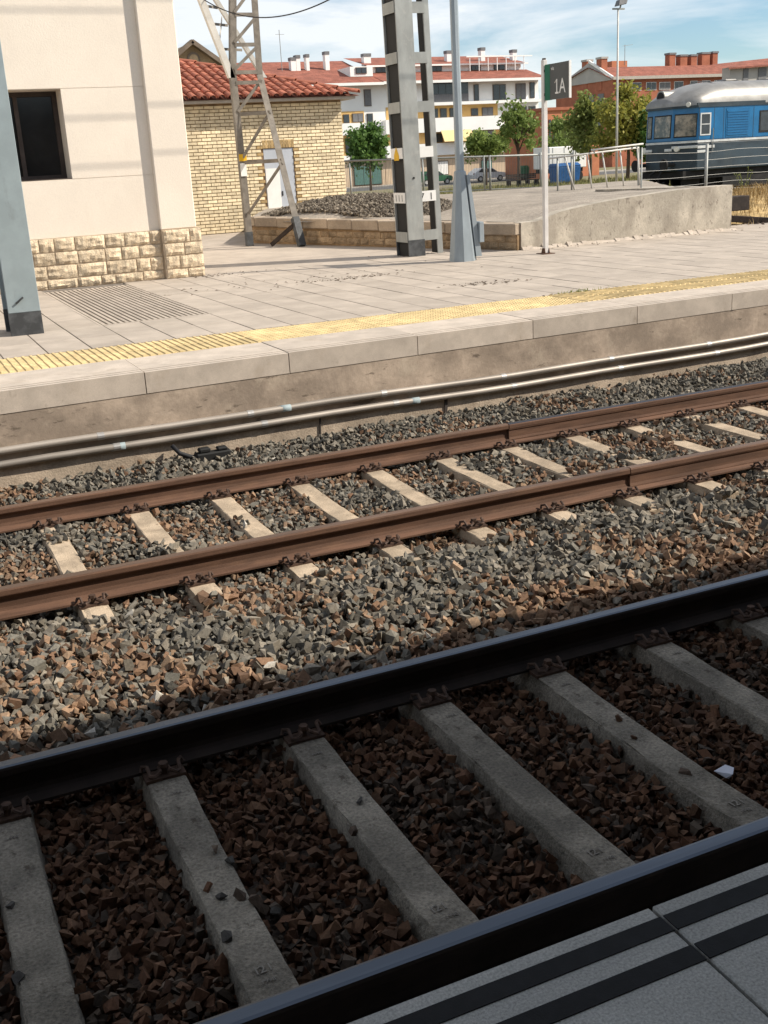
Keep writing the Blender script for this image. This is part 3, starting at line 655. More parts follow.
MB().tube([(8.33,17.02,1.93),(8.33,17.035,1.93)], .018, 8).build('bolt', MT['black'], T)
settle(T); T.rotation_euler.y = -.014

# ================================================================== tapered lamp post
T = thing('lamp_post', 'tall galvanised lamp post with flared base and side service box', 'lamp post', (8.45, 15.55, .66))
b = MB(); vs = []
prof = [(.66,.215),(2.0,.092),(2.02,.068),(9.0,.05)]
for z, r in prof:
    for k in range(8):
        a = R(22.5+45*k); vs.append((8.44+r*math.cos(a), 15.55+r*math.sin(a), z))
fs = [tuple(range(7,-1,-1)), tuple(range(24,32))]+[(i*8+k, i*8+(k+1)%8, (i+1)*8+(k+1)%8, (i+1)*8+k) for i in range(3) for k in range(8)]
b.add(vs, fs).build('post', MT['lampsteel'], T)
MB().hexa([(8.60,15.40,.72),(8.70,15.40,.72),(8.70,15.56,.72),(8.60,15.56,.72),(8.50,15.44,1.95),(8.545,15.44,1.95),(8.545,15.52,1.95),(8.50,15.52,1.95)]).build('cable_cover', MT['lampsteel'], T)
MB().box(8.655,8.735,15.37,15.55,.93,1.24).build('service_box', MT['lampsteel'], T, bevel=.006)
MB().tube([(8.44,15.55,9.0),(8.44,15.55,9.15),(8.44,15.55,9.5)], [.06,.16,.2], 10).build('lantern', MT['lampsteel'], T); settle(T); T.location.x -= .05; T.rotation_euler.y = -.005

# ================================================================== platform sign 1A
T = thing('platform_sign', 'white post carrying a dark panel with green band reading 1A', 'sign', (9.80, 15.36, .66))
MB().box(9.765,9.835,15.325,15.395,.672,3.56).build('post', MT['whitepost'], T, bevel=.006); MB().tube([(9.80,15.36,3.56),(9.80,15.36,3.585)], .03, 8).build('cap', MT['clip'], T)
MB().box(9.69,9.91,15.25,15.47,.6605,.672).build('foot', MT['rust'], T)
for s in (-1, 1): MB().prism([(15.30,.672),(15.42,.672),(15.395,.75),(15.325,.75)], 9.80+s*.036, 9.80+s*.046, 'x').build('gusset', MT['rust'], T)
b = MB().box(9.785,9.815,14.66,15.315,2.975,3.485).build('panel', MT['signgrey'], T); MB().box(9.782,9.818,14.645,14.66,2.97,3.49).build('panel_edge', MT['white'], b)  # edge strip painted white for the panel's sunlit thickness
MB().box(9.7825,9.8175,15.175,15.317,2.973,3.487).build('green_band', MT['signgreen'], b)
q = link('lettering', text_mesh("1A", .30, MT['white'], .001), b, (9.783, 14.90, 3.055)); q.rotation_euler = (R(90), 0, R(-90)); q.scale = (.86, 1, 1)
q = link('lettering', text_mesh("via", .075, MT['white'], .001), b, (9.783, 15.10, 3.395)); q.rotation_euler = (R(90), 0, R(-90))
MB().box(9.7825,9.7838,14.938,15.032,3.052,3.076).build('numeral_foot', MT['white'], b); MB().bar((9.783,14.985,3.252),(9.783,15.034,3.205),.0014,.024,(1,0,0)).build('numeral_flag', MT['white'], b)
for z in (3.06, 3.40): MB().box(9.775,9.825,15.317,15.325,z-.02,z+.02).build('bracket', MT['clip'], T)
settle(T)

# ================================================================== lattice pylon in front of the shed
T = thing('lattice_pylon', 'weathered lattice steel pylon with splayed leg before the brick shed', 'pylon', (7.5, 23.0, .66))
Lm = MT['lattice']; yA, yB = 22.95, 23.35
KZ = 4.05
def leg(a, bq, nm='leg', w_=.12): return MB().angle(a, bq, w_, .018, (1,0,0), (0,1,0)).build(nm, Lm, T)
MB().angle((7.21,yA,.95),(7.17,yA,KZ),.13,.02,(1,0,0),(0,1,0)).build('leg', Lm, T); MB().box(7.205,7.345,yA-.004,yA+.14,.66,.95).build('painted_foot', MT['blackpaint'], T)
def rt_(z): t_ = (KZ-z)/(KZ-.66); return Vector((7.86+.14*t_, yA-1.40*t_, z))
MB().angle(tuple(rt_(1.20)),(7.86,yA,KZ),.13,.02,(-1,0,0),(0,1,0)).build('leg', Lm, T); MB().bar(tuple(rt_(.66)+Vector((-.06,.06,0))),tuple(rt_(1.22)+Vector((-.06,.06,0))),.14,.14).build('painted_foot', MT['blackpaint'], T)
MB().angle((7.17,yA,KZ),(7.42,yA,6.6),.13,.02,(1,0,0),(0,1,0)).build('upright', Lm, T); MB().angle((7.86,yA,KZ),(7.90,yA,6.6),.13,.02,(-1,0,0),(0,1,0)).build('upright', Lm, T)
def lx(z): return 7.21+(7.17-7.21)*(z-.66)/(KZ-.66) if z < KZ else 7.17+.25*(z-KZ)/2.55
def rx(z): return 8.60-.74*(z-.95)/(KZ-.95) if z < KZ else 7.86+.04*(z-KZ)/2.55
for z in (2.35, 3.30, 3.90, 4.10, 4.62, 5.18, 5.75, 6.3): MB().bar((lx(z)+.1,yA-.006,z),((rx(z)-.1,yA-.006,z) if z > KZ else tuple(rt_(z)+Vector((-.06,-.006,0)))),.012,.075).build('crossbar', Lm, T)
for z0, z1 in ((1.32,2.30),(2.45,3.30),(3.35,3.95),(4.15,4.60),(4.66,5.14),(5.22,5.72),(5.8,6.28)): MB().bar((lx(z0)+.08,yA-.014,z0),((rx(z1)-.06,yA-.014,z1) if z1 > KZ else tuple(rt_(z1)+Vector((-.06,-.012,0)))),.012,.062).build('brace', Lm, T)
MB().bar((7.52,22.3,.69),tuple(rt_(1.12)+Vector((-.08,0,0))),.04,.08).build('brace', MT['timber'], T)
# raking lattice strut to the upper left and its twin going back behind
MB().angle((7.14,yA,KZ-.05),(6.50,yA,5.95),.13,.02,(1,0,0),(0,1,0)).build('raking_chord', MT['galv_light'], T)
MB().angle((8.02,yB+.1,KZ-.02),(6.78,yB+.1,6.1),.10,.02,(1,0,0),(0,1,0)).build('raking_chord', MT['galv_light'], T)
for z, x1 in ((4.55,7.62),(5.02,7.36),(5.35,7.18),(5.70,6.98)):
    x0 = 7.14-.64*(z-KZ+.05)/1.95; MB().bar((x0+.05,yA+.03,z),(x1,yB+.1,z+.02),.012,.05).build('strut_bar', Lm, T)
for z0, x0, z1, x1 in ((4.1,7.2,4.75,7.48),(4.6,7.0,5.2,7.25)): MB().bar((x0,yA+.05,z0),(x1,yB+.08,z1),.012,.05).build('strut_brace', MT['galv_light'], T)
MB().box(7.19,7.35,yA-.022,yA-.010,2.38,2.52).build('warning_sign', MT['yellowsign'], T); MB().box(7.20,7.33,yA-.022,yA-.010,2.08,2.34).build('label_plate', MT['white'], T)
settle(T)
# hanging cable
pts = []
A, B = Vector((6.76,23.0,5.47)), Vector((8.2,17.3,5.25))
for i in range(33):
    u = i/32; p = A.lerp(B, u); p.z -= .62*4*u*(1-u)*(1-.25*u); pts.append(p)
tag(MB().tube(pts, .011, 6).build('hanging_cable', MT['cable'], smooth=True), 'thin black cable sagging from the lattice pylon to the mast', 'cable')

# ================================================================== brick shed
SY = 28.5
T = thing('brick_shed', 'pale yellow brick shed with terracotta tiled hip roof', 'building', (9.5, 28.6, .66))
MB().box(4.5, 11.86, SY+.02, 36, .66, 3.83).build('wall_core', MT['brickbase'], T)
dx0, dx1, dz1 = 9.60, 10.42, 2.70
bricks = []
row = 0; z = .67
while z < 3.74:
    x = 7.1 - (.13 if row % 2 else 0)
    while x < 11.87:
        x1 = min(x+.240, 11.868)
        if not (x1 > dx0-.0 and x < dx1 and z < dz1) and x1-x > .06: bricks.append((x, x1, z))
        elif x < dx0 and dx0-x > .07: bricks.append((x, dx0-.01, z))
        elif x1 > dx1 and x1-dx1 > .07: bricks.append((dx1+.01, x1, z))
        x += .258
    z += .0845; row += 1
bm_ = MB().box(-.5,.5,-.014,.03,0,.066).mesh('brick', MT['brickpale']); bo_ = MB().box(-.5,.5,-.014,.03,0,.066).mesh('brick', MT['brickorange'])
shown = sorted(bricks, key=lambda q: 0 if (q[0] > 7.75 and q[2] > 1.25) else 1)
big, rest = shown[:295], shown[295:]
for x0, x1, z in big:
    jamb = (abs(x1-dx0) < .03 or abs(x0-dx1) < .03) and z < dz1
    o = link('brick', bo_ if jamb or (z < 1.25 and random.random() < .5) else bm_, T, ((x0+x1)/2, SY+random.uniform(-.003,.003), z)); o.scale.x = x1-x0
b = MB()
for x0, x1, z in rest: b.box(x0, x1, SY-.014, SY+.03, z, z+.066)
stuff(b.build('more_bricks', MT['brickpale'], T))
d = MB().box(dx0+.005, dx1-.005, SY+.008, SY+.05, .67, dz1-.01).build('door', MT['doorgrey'], T)
MB().box(dx0+.02, dx0+.40, SY-.004, SY+.0075, .67, 2.20).build('door_leaf', MT['white'], d); MB().box(dx0+.43,dx0+.455,SY-.02,SY+.0075,1.5,1.62).build('handle', MT['black'], d)
for k in range(11): MB().box(dx0-.02+.08*k, dx0+.05+.08*k, SY-.018, SY+.02, dz1+.005, dz1+.20).build('lintel_brick', MT['brickorange'], T)
MB().box(4.4, 12.16, SY-.30, 36.3, 3.83, 3.90).build('eave_board', MT['soffit'], T)
# roof: sloping underlay, then a barrel tile at a time
ex, ey, ez, sl = 12.25, SY-.38, 3.905, .32
MB().add([(4.2,ey,ez),(ex,ey,ez),(ex-4.3,ey+4.3,ez+4.3*sl),(4.2,ey+4.3,ez+4.3*sl),(ex,ey+9,ez),(4.2,ey+9,ez)], [(0,1,2,3),(1,4,2),(2,4,5,3)]).build('roof_underlay', MT['tilebase'], T)
def tile_mesh():
    b = MB(); n = 6; vs = []
    for (y, r, zz) in ((0,.105,.012),(.46,.088,.0)):
        for k in range(n+1):
            a = math.pi*k/n; vs.append((r*math.cos(a), y, zz + r*.75*math.sin(a)))
        for k in range(n+1):
            a = math.pi*k/n; vs.append(((r-.014)*math.cos(a), y, zz + (r-.014)*.75*math.sin(a)-.002))
    m_ = n+1; fs = []
    for k in range(n):
        fs.append((k, k+1, 2*m_+k+1, 2*m_+k)); fs.append((m_+k+1, m_+k, 3*m_+k, 3*m_+k+1)); fs.append((k, m_+k, m_+k+1, k+1))
    return b.add(vs, fs).mesh('roof_tile', MT['tile'], smooth=False)
TM = tile_mesh(); ang = math.atan(sl)
x = 6.6; cnt = 0
while x < ex-.1:
    dmax = ex - x; j = 0
    while j*.40 < dmax-.18 and j*.40 < 3.9:
        yy = j*.40
        if not (x < 7.0 and yy < .2):
            o = link('roof_tile', TM, T, (x+random.uniform(-.008,.008), ey-.05+yy, ez+.02+yy*sl+random.uniform(0,.008))); o.rotation_euler = (ang, random.uniform(-.03,.03), random.uniform(-.02,.02)); cnt += 1
        j += 1
    x += .238
for k in range(10):
    u = k*.42; o = link('ridge_tile', TM, T, (ex-.02-u, ey+.02+u, ez+.05+u*sl)); o.rotation_euler = (math.atan(sl/1.414), 0, R(45)); o.scale = (1.15, 1.25, 1.2)
    o.data = TM
settle(T)

# ================================================================== loading ramp
T = thing('loading_ramp', 'concrete loading ramp with stained front wall and gravel top', 'ramp', (11, 18, .66))
def topz(x, y):
    fz = float(np.interp(x, [7,9.85,10.26,10.74,11.56,12.4,13.28,14.46], [1.12,1.10,1.10,1.23,1.33,1.39,1.44,1.455]))
    k = min(1, max(0, (y-16.4)/7)); z = fz*(1-k) + 1.20*k
    return z
def sidex(y): return 9.85 - (y-16.35)*.304 if y < 23.85 else 7.3 + (y-23.85)*.42
vs = []; fs = []; NXg, NYg = 26, 26
for j in range(NYg+1):
    y = 16.37 + (30-16.37)*j/NYg
    for i in range(NXg+1):
        x0 = sidex(y)+.3; x1 = 14.43 + (y-16.37)*.62
        x = x0 + (x1-x0)*i/NXg; vs.append((x, y, topz(min(x, 14.46), y) + random.uniform(-.012,.012) - (.02 if j == 0 else 0)))
for j in range(NYg):
    for i in range(NXg): a = j*(NXg+1)+i; fs.append((a, a+1, a+NXg+2, a+NXg+1))
MB().add(vs, fs).build('gravel_top', MT['gravelground'], T, smooth=True)
# far part of the platform top
# front wall with its rising top edge
b = MB(); X = [9.95,10.26,10.74,11.15,11.56,12.0,12.4,12.85,13.28,13.9,14.46]
for i in range(len(X)-1):
    x0, x1 = X[i], X[i+1]; z0, z1 = topz(x0,16.4)+.01, topz(x1,16.4)+.01
    b.add([(x0,16.35,.66),(x1,16.35,.66),(x1,16.60,.66),(x0,16.60,.66),(x0,16.35,z0),(x1,16.35,z1),(x1,16.60,z1),(x0,16.60,z0)], [(4,5,6,7),(0,1,5,4),(2,3,7,6)] + ([(1,2,6,5)] if i == len(X)-2 else []) + ([(3,0,4,7)] if i == 0 else []))
b.build('front_wall', MT['rampconc'], T)
MB().hexa([(14.25,16.601,.3),(14.46,16.601,.3),(17,24,.3),(16.8,24,.3),(14.25,16.601,1.45),(14.46,16.601,1.45),(17,24,1.25),(16.8,24,1.25)]).build('end_wall', MT['rampconc'], T)
b = MB()                                  # broken mortar skirting along the foot
for i in range(46):
    x = 9.95+.1*i; h_ = .02+random.random()*.05; b.hexa([(x,16.35-.05-random.random()*.05,.655),(x+.1,16.35-.05-random.random()*.05,.655),(x+.1,16.351,.655),(x,16.351,.655),(x,16.335,.66+h_),(x+.1,16.335,.66+h_),(x+.1,16.351,.66+h_),(x,16.351,.66+h_)])
b.build('mortar_skirting', MT['coping'], T)
# side wall: coping blocks over rough stones, running back towards the shed
dv = Vector((-.2908, .9568)); Lw = 7.85; u = 0.0
while u < Lw:
    l_ = random.uniform(.75, 1.15); u1 = min(u+l_-.012, Lw)
    p = lambda q, off, z: (9.85+dv.x*q+dv.y*off, 16.35+dv.y*q-dv.x*off, z)
    zt = 1.10+.12*u/Lw
    MB().hexa([p(u,-.03,zt-.19),p(u,.42,zt-.19),p(u1,.42,zt-.19),p(u1,-.03,zt-.19),p(u,-.03,zt),p(u,.42,zt),p(u1,.42,zt),p(u1,-.03,zt)]).build('coping_block', MT['rampcope'], T, bevel=.015)
    u += l_
MB().hexa([p(0,.03,.655),p(0,.4,.655),p(Lw,.4,.655),p(Lw,.03,.655),p(0,.03,.909),p(0,.4,.909),p(Lw,.4,1.02),p(Lw,.03,1.02)]).build('wall_core', MT['brickbase'], T)
for r_, (za, zb) in enumerate(((.665,.785),(.795,.905))):
    u = random.uniform(0,.1)
    while u < Lw-.1:
        w_ = random.uniform(.22,.5); vs, fs = rough_stone(w_-.02, zb-za, .03, sd); sd += 1
        o = MB().add(vs, fs).build('wall_stone', MT['rampstone'], T, loc=p(u+w_/2, .035, (za+zb)/2+.04*u/Lw)); o.rotation_euler.z = math.atan2(-dv.y, -dv.x)
        u += w_
settle(T)
# heap of dark loose stones on the ramp
n = 13000
ang_ = rng.uniform(0, 2*math.pi, n); rad = np.sqrt(rng.random(n))
HX = 10.05 + rad*np.cos(ang_)*2.2; HY = 23.2 + rad*np.sin(ang_)*3.0
HZ = np.array([1.16 + .36*max(0, 1-r*r) for r in rad]) + rng.normal(0,.015,n)
ok = HX > 9.85-(HY-16.35)*.304+.45
gc = np.array([[.14,.115,.09],[.19,.16,.125],[.10,.085,.068],[.24,.205,.16]])[rng.integers(0,4,n)]*rng.uniform(.75,1.2,n)[:,None]
stuff(stones_object('rubble_heap', np.stack([HX,HY,HZ],1)[ok], rng.uniform(.022,.048,n)[ok], gc[ok]), 'low heap of dark loose stones on the ramp before the shed', 'rubble')
vs = [(10.05+2.2*r*math.cos(a), 23.2+3.0*r*math.sin(a), 1.12+.36*(1-r*r)) for r in (1,.8,.6,.4,.2,.01) for a in np.linspace(0,2*math.pi,25)[:-1]]
struct(MB().add(vs, [(i*24+k, i*24+(k+1)%24, (i+1)*24+(k+1)%24, (i+1)*24+k) for i in range(5) for k in range(24)]).build('rubble_ground', MT['gravelground'], smooth=True))

# ================================================================== fences and rails on the ramp
def post(t, x, y, z0, z1, r=.03, mt='galv'): return MB().tube([(x,y,z0),(x,y,z1)], r, 8).build('post', MT[mt], t, smooth=True)
T = thing('mesh_fence', 'galvanised tube and mesh fence behind the ramp near the shed', 'fence', (17, 33.5, 1.2))
def fl(u): return (14.2+(21.2-14.2)*u, 34.7+(31.5-34.7)*u)
P0 = [0.0, .05, .33, .36, .62, .645, .86, 1.0]
for u in P0: x, y = fl(u); post(T, x, y, 1.0, 2.22, .035)
a, c = fl(0), fl(1)
for z in (2.2,): MB().tube([(a[0],a[1],z+.1),(c[0],c[1],z-.08)], .03, 8).build('top_rail', MT['galv'], T, smooth=True)
MB().tube([(a[0],a[1],1.2),(c[0],c[1],1.12)], .02, 6).build('bottom_rail', MT['galv'], T)
b = MB()
for i in range(150):
    u = i/150; x, y = fl(u); b.bar((x,y,1.15),(x,y,2.25-.15*u),.006,.006)
stuff(b.build('mesh_wires', MT['wire'], T)); settle(T)
T = thing('hand_rail', 'silver tubular handrail with slanted posts on the ramp top', 'railing', (18.6, 26, 1.2))
tops = [(17.25,2.08),(17.96,2.13),(18.45,2.16),(19.04,2.17),(19.62,2.20)]; bots = [(17.54,1.25),(18.10,1.22),(18.62,1.2),(19.16,1.18),(19.70,1.15)]
for (xt, zt), (xb, zb) in zip(tops, bots): MB().tube([(xb,26,zb-.1),(xt,26.05,zt)], .022, 8).build('post', MT['galv_light'], T, smooth=True)
MB().tube([(16.7,26.05,2.05),(19.66,26.05,2.20)], .024, 8).build('top_rail', MT['galv_light'], T, smooth=True); MB().tube([(18.0,25.9,2.20),(19.70,25.9,2.29)], .024, 8).build('upper_rail', MT['galv_light'], T, smooth=True)
for x in (17.05, 17.5): post(T, x, 26.1, 1.1, 2.08, .024, 'galv')
MB().tube([(19.72,26.1,1.1),(19.70,26.1,2.22)], .03, 8).build('post', MT['galv'], T)
MB().bar((18.1,25.9,2.14),(18.1,26.05,2.22),.03,.03).build('bracket', MT['galv'], T); MB().bar((19.5,25.9,2.2),(19.5,26.05,2.29),.03,.03).build('bracket', MT['galv'], T); settle(T)
T = thing('wire_fence', 'wire fence with galvanised posts in front of the blue train', 'fence', (19, 22, 1.1))
for x in (16.7, 18.62, 21.6, 24.6): post(T, x, 22, .4, 2.2, .02 if x < 17 else .036, 'galv')
for i in range(6):
    z = 1.12 + .185*i
    pts = [(x, 22, z + .012*math.sin(x*2+i) - .03*math.sin(math.pi*((x-16.7) % 2.9)/2.9)) for x in np.arange(16.7, 26, .4)]
    MB().tube(pts, .0042, 5).build('wire', MT['wire'], T)
settle(T)

# ================================================================== end of the dock track: buffer timber, stray rail, dry grass
tag(MB().box(15.0,16.02,17.6,17.9,.90,1.18).build('buffer_timber', MT['timber'], bevel=.01), 'dark square timber jutting out behind the end of the ramp wall', 'timber')
o = MB().bar((15.2,17.6,.80),(16.75,17.15,.62),.10,.13).build('stray_rail', MT['timber'], bevel=.01); tag(o, 'dark old rail lying slanted on the gravel beside the ramp end', 'rail')
vs = []; fs = []
for j in range(16):
    for i in range(26):
        x = 14.6 + i*.5; y = 16.9 + j*.4; e = math.exp(-((y-19.6)/1.5)**2); vs.append((x, y, .56 + .55*e*min(1, max(0, (x-14.6)/1.0+.3)) + random.uniform(-.03,.03)))
for j in range(15):
    for i in range(25): a = j*26+i; fs.append((a, a+1, a+27, a+26))
struct(MB().add(vs, fs).build('grass_bank', MT['drygrass'], smooth=True))
def blades(name, n, fx, mt, label, cat, hmin, hmax, wdt=.006):
    V = []; F = []
    for i in range(n):
        x, y, z = fx(); h_ = random.uniform(hmin, hmax); a = random.uniform(0, 6.28); lx_, ly_ = random.uniform(-.5,.5)*h_, random.uniform(-.5,.5)*h_
        dx, dy = math.cos(a)*wdt, math.sin(a)*wdt; k = len(V)
        V += [(x-dx,y-dy,z-.02),(x+dx,y+dy,z-.02),(x+lx_*.4+dx*.6,y+ly_*.4+dy*.6,z+h_*.6),(x+lx_*.4-dx*.6,y+ly_*.4-dy*.6,z+h_*.6),(x+lx_,y+ly_,z+h_)]; F += [(k,k+1,k+2,k+3),(k+3,k+2,k+4)]
    me = bpy.data.meshes.new(name); me.from_pydata(V, [], F); me.materials.append(mt); me.update(); return stuff(link(name, me), label, cat)
def bank():
    x = random.uniform(14.7, 26); y = random.gauss(19.3, .9); e = math.exp(-((y-19.6)/1.5)**2); return x, y, .56+.55*e*min(1, max(0,(x-14.6)/1.0+.3))
blades('dry_grass', 9000, bank, MT['drygrass'], 'dry straw coloured grass on the bank beside the ramp end', 'grass', .08, .26, .008)
gx = rng.uniform(14.5, 20, 2600); gy = rng.uniform(16.9, 18.2, 2600)
gc = np.array([[.16,.125,.105],[.22,.17,.14],[.12,.10,.09]])[rng.integers(0,3,2600)]
stuff(stones_object('dock_gravel', np.stack([gx, gy, .60+rng.normal(0,.02,2600)], 1), rng.uniform(.025,.045,2600), gc), 'reddish grey gravel at the end of the dock track', 'gravel')
def weed(x, y, z, h_, label):
    t = thing('tall_weed', label, 'weed', (x, y, z), 'weeds before the train')
    b = MB(); lf = MB()
    for k in range(5):
        a = random.uniform(0, 6.28); e = (x+math.cos(a)*.18, y+math.sin(a)*.18, z+h_*random.uniform(.7,1)); b.tube([(x,y,z),((x+e[0])/2+.02,(y+e[1])/2,z+h_*.5),e], .006, 5)
        for q in range(9):
            u = random.uniform(.3,1); c_ = Vector((x+(e[0]-x)*u+random.uniform(-.05,.05), y+(e[1]-y)*u, z+(e[2]-z)*u)); d_ = Vector((random.uniform(-1,1),random.uniform(-1,1),random.uniform(-.3,1))).normalized()*.045; s_ = d_.orthogonal().normalized()*.014
            lf.quad(c_-d_*.2, c_+d_*.4+s_, c_+d_, c_+d_*.4-s_)
    b.build('stems', MT['leafolive'], t); lf.build('leaves', MT['leafolive'], t); settle(t)
weed(18.9, 21.0, .8, .95, 'taller feathery weed nearest the ramp corner, before the train'); weed(20.0, 21.2, .8, .75, 'lower feathery weed by the right edge, before the train')

# ================================================================== blue railcar
T = thing('blue_train', 'blue railcar with silver domed roof and dirty lower skirt', 'train', (30, 36, .45))
y0, y1 = 34.57, 37.47; XE = 48
plan = [(28.80,y0),(28.13,y0+.67),(28.13,y1-.67),(28.80,y1)]
def ring(z0, z1, off=0.0, rake=0.0):      # nose-shaped slab of the body between two heights
    p = [(x-off*.7, y+(-off if y < 36 else off)) for x, y in plan]; lo = [(XE,y0-off)]+[(XE,y1+off)]
    poly0 = [(XE,y0-off)]+p+[(XE,y1+off)]; poly1 = [(XE,y0-off)]+[(x+rake,y) for x, y in p]+[(XE,y1+off)]
    n = len(poly0); vs = [(x,y,z0) for x, y in poly0]+[(x,y,z1) for x, y in poly1]
    return MB().add(vs, [tuple(range(n-1,-1,-1)), tuple(range(n,2*n))]+[(i,(i+1)%n,n+(i+1)%n,n+i) for i in range(n)])
ring(2.33, 3.62, 0, .06).build('body', MT['trainblue'], T, bevel=.04, seg=2)
ring(1.25, 2.25, .0).build('skirt', MT['traindark'], T, bevel=.04, seg=2)
ring(2.251, 2.329, .012).build('stripe', MT['trainwhite'], T)
# domed roof
vs = []; fs = []; nx, na = 40, 14
for i in range(nx+1):
    u = i/nx; x = 28.12 + (XE-28.12)*u**1.8; tfront = min(1, (x-28.12)/2.2); hgt = .28 + .60*math.sin(tfront*math.pi/2)
    wd = 1.47*min(1, .55+.45*min(1, (x-28.1)/.7))
    for k in range(na+1):
        a = math.pi*k/na; vs.append((x + .35*(1-math.sin(a))*0, 36.02 - wd*math.copysign(abs(math.cos(a))**.75, math.cos(a)), 3.58 + hgt*math.sin(a)**.8))
for i in range(nx):
    for k in range(na): a = i*(na+1)+k; fs.append((a, a+1, a+na+2, a+na+1))
fs.append(tuple(range(na+1)))
MB().add(vs, fs).build('roof', MT['trainsilver'], T, smooth=True)
MB().tube([(28.30,36.18,3.95),(29.2,36.18,3.95)], .26, 20).build('air_intake', MT['trainsilver'], T, smooth=False); MB().tube([(28.285,36.18,3.95),(28.5,36.18,3.95)], .20, 20).build('intake_mouth', MT['black'], T)
b = MB(); b.box(28.75, 32.0, y0-.02, y0+.2, 3.565, 3.66); b.build('gutter', MT['traindark'], T); ring(3.50, 3.575, .025).build('cornice', MT['traindark'], T)
# cab windows
def facet(pa, pb, u0, u1, z0, z1, nm, mt, off=.012, par=T):
    a = Vector((*pa, 0)); c_ = Vector((*pb, 0)); d_ = c_-a; nrm = Vector((d_.y, -d_.x, 0)).normalized()
    if nrm.x > 0 or (abs(nrm.x) < .01 and nrm.y > 0): nrm = -nrm
    p = []
    for o_ in (-.03, off):
        for u, z in ((u0,z0),(u1,z0),(u1,z1),(u0,z1)): q = a+d_*u+nrm*o_; p.append((q.x+(z-2.33)*.046*(1 if abs(nrm.x) > .3 else 0), q.y, z))
    return MB().add(p, [(3,2,1,0),(4,5,6,7),(0,1,5,4),(1,2,6,5),(2,3,7,6),(3,0,4,7)]).build(nm, MT[mt], par, bevel=.008)
for pa, pb, u0, u1 in ((plan[0],plan[1],.06,.94),(plan[1],plan[2],.05,.70),(plan[1],plan[2],.78,.97),(plan[2],plan[3],.06,.94)):
    f_ = facet(pa, pb, u0, u1, 2.46, 3.30, 'cab_window', 'black', .012); facet(pa, pb, u0+.03, u1-.03, 2.50, 3.26, 'pane', 'cabglass', .018, T)
for x0_, x1_ in ((28.90,29.40),(31.75,33.0),(34,35.2),(36.2,37.4),(38.4,39.6),(40.6,41.8)):
    f_ = MB().box(x0_,x1_,y0-.015,y0+.05,2.50,3.30).build('side_window', MT['trainwhite' if x0_ < 30 else 'black'], T)
    if x0_ < 30:
        for za, zb in ((2.55,2.88),(2.92,3.25)): MB().box(x0_+.06,x1_-.06,y0-.02,y0+.04,za,zb).build('pane', MT['winglass'], f_)
    else: MB().box(x0_+.05,x1_-.05,y0-.02,y0+.04,2.56,3.24).build('pane', MT['winglass'], f_)
lv = MB().box(30.12,31.26,y0-.012,y0+.04,2.40,3.42).build('louvre_panel', MT['trainblue'], T)
for k in range(10): MB().box(30.18,31.20,y0-.028,y0-.0125,2.46+.092*k,2.515+.092*k).build('louvre_slat', MT['trainblue'], lv)
for x in (28.84, 29.55, 30.0, 31.45, 33.4, 35.6, 37.8, 40.0, 42.2): MB().box(x,x+.018,y0-.004,y0+.01,2.34,3.48).build('panel_seam', MT['traindark'], T)
MB().tube([(29.50,y0-.04,1.9),(29.50,y0-.04,2.75)], .014, 6).build('grab_rail', MT['galv'], T)
for x in (31, 33.5, 36, 38.5, 41): MB().box(x,x+.6,35.7,36.3,4.43,4.53).build('roof_vent', MT['trainsilver'], T, bevel=.05)
for x in (30.0, 31.5, 33, 34.5, 36): MB().tube([(x,36.02-1.43*math.cos(a_),3.60+.885*math.sin(a_)**.8) for a_ in np.linspace(.06,math.pi-.06,16)], .014, 5).build('roof_rib', MT['trainsilver'], T)
# white chevrons, headlights, buffers, underframe and wheels
facet(plan[0],plan[1],.0,1.0,2.06,2.16,'chevron','trainwhite',.02); facet(plan[1],plan[2],.0,.25,1.98,2.08,'chevron','trainwhite',.02); facet(plan[1],plan[2],.75,1.0,1.98,2.08,'chevron','trainwhite',.02)
MB().box(28.80,29.6,y0-.02,y0+.02,2.04,2.14).build('chevron', MT['trainwhite'], T); MB().box(28.80,29.3,y0-.02,y0+.02,1.90,1.98).build('chevron', MT['trainwhite'], T)
for yy in (35.1, 36.95): MB().tube([(28.30 if yy < 35.5 else 28.2,yy,2.06),(28.16,yy-.1 if yy < 36 else yy,2.06)], .10, 14).build('headlight', MT['lampglass'], T)
MB().tube([(28.7,34.9,3.62),(28.5,34.8,3.62)], .09, 12).build('marker_lamp', MT['lampglass'], T)
for yy in (35.15, 36.9): MB().tube([(28.2,yy,1.5),(27.75,yy,1.5)], .07, 10).build('buffer', MT['underframe'], T); MB().tube([(27.75,yy,1.5),(27.68,yy,1.5)], .22, 18).build('buffer_head', MT['underframe'], T)
MB().box(28.3,XE,34.75,37.3,.95,1.2495).build('underframe', MT['underframe'], T); MB().box(30.2,XE,34.72,37.3,.55,.949).build('equipment_boxes', MT['underframe'], T)
for x in (28.95, 29.9):
    for yy in (35.05, 36.85): MB().tube([(x,yy,.90),(x,yy+.13,.90)], .42, 24).build('wheel', MT['underframe'], T)
MB().tube([(28.1,36.02,1.3),(27.75,36.02,1.15),(27.78,36.02,.85),(28.1,36.02,.8)], .045, 8).build('brake_hose', MT['underframe'], T); MB().tube([(28.0,35.6,1.3),(27.8,35.6,1.0),(27.9,35.6,.75),(28.1,35.6,.85)], .04, 8).build('brake_hose', MT['underframe'], T)
settle(T)
tag(MB().box(24,60,35.1,35.17,.40,.48).build('dock_rail', MT['rust']), 'dock track rail under the blue train, camera side', 'rail', 'dock rails'); tag(MB().box(24,60,36.85,36.92,.40,.48).build('dock_rail', MT['rust']), 'dock track rail under the blue train, far side', 'rail', 'dock rails')

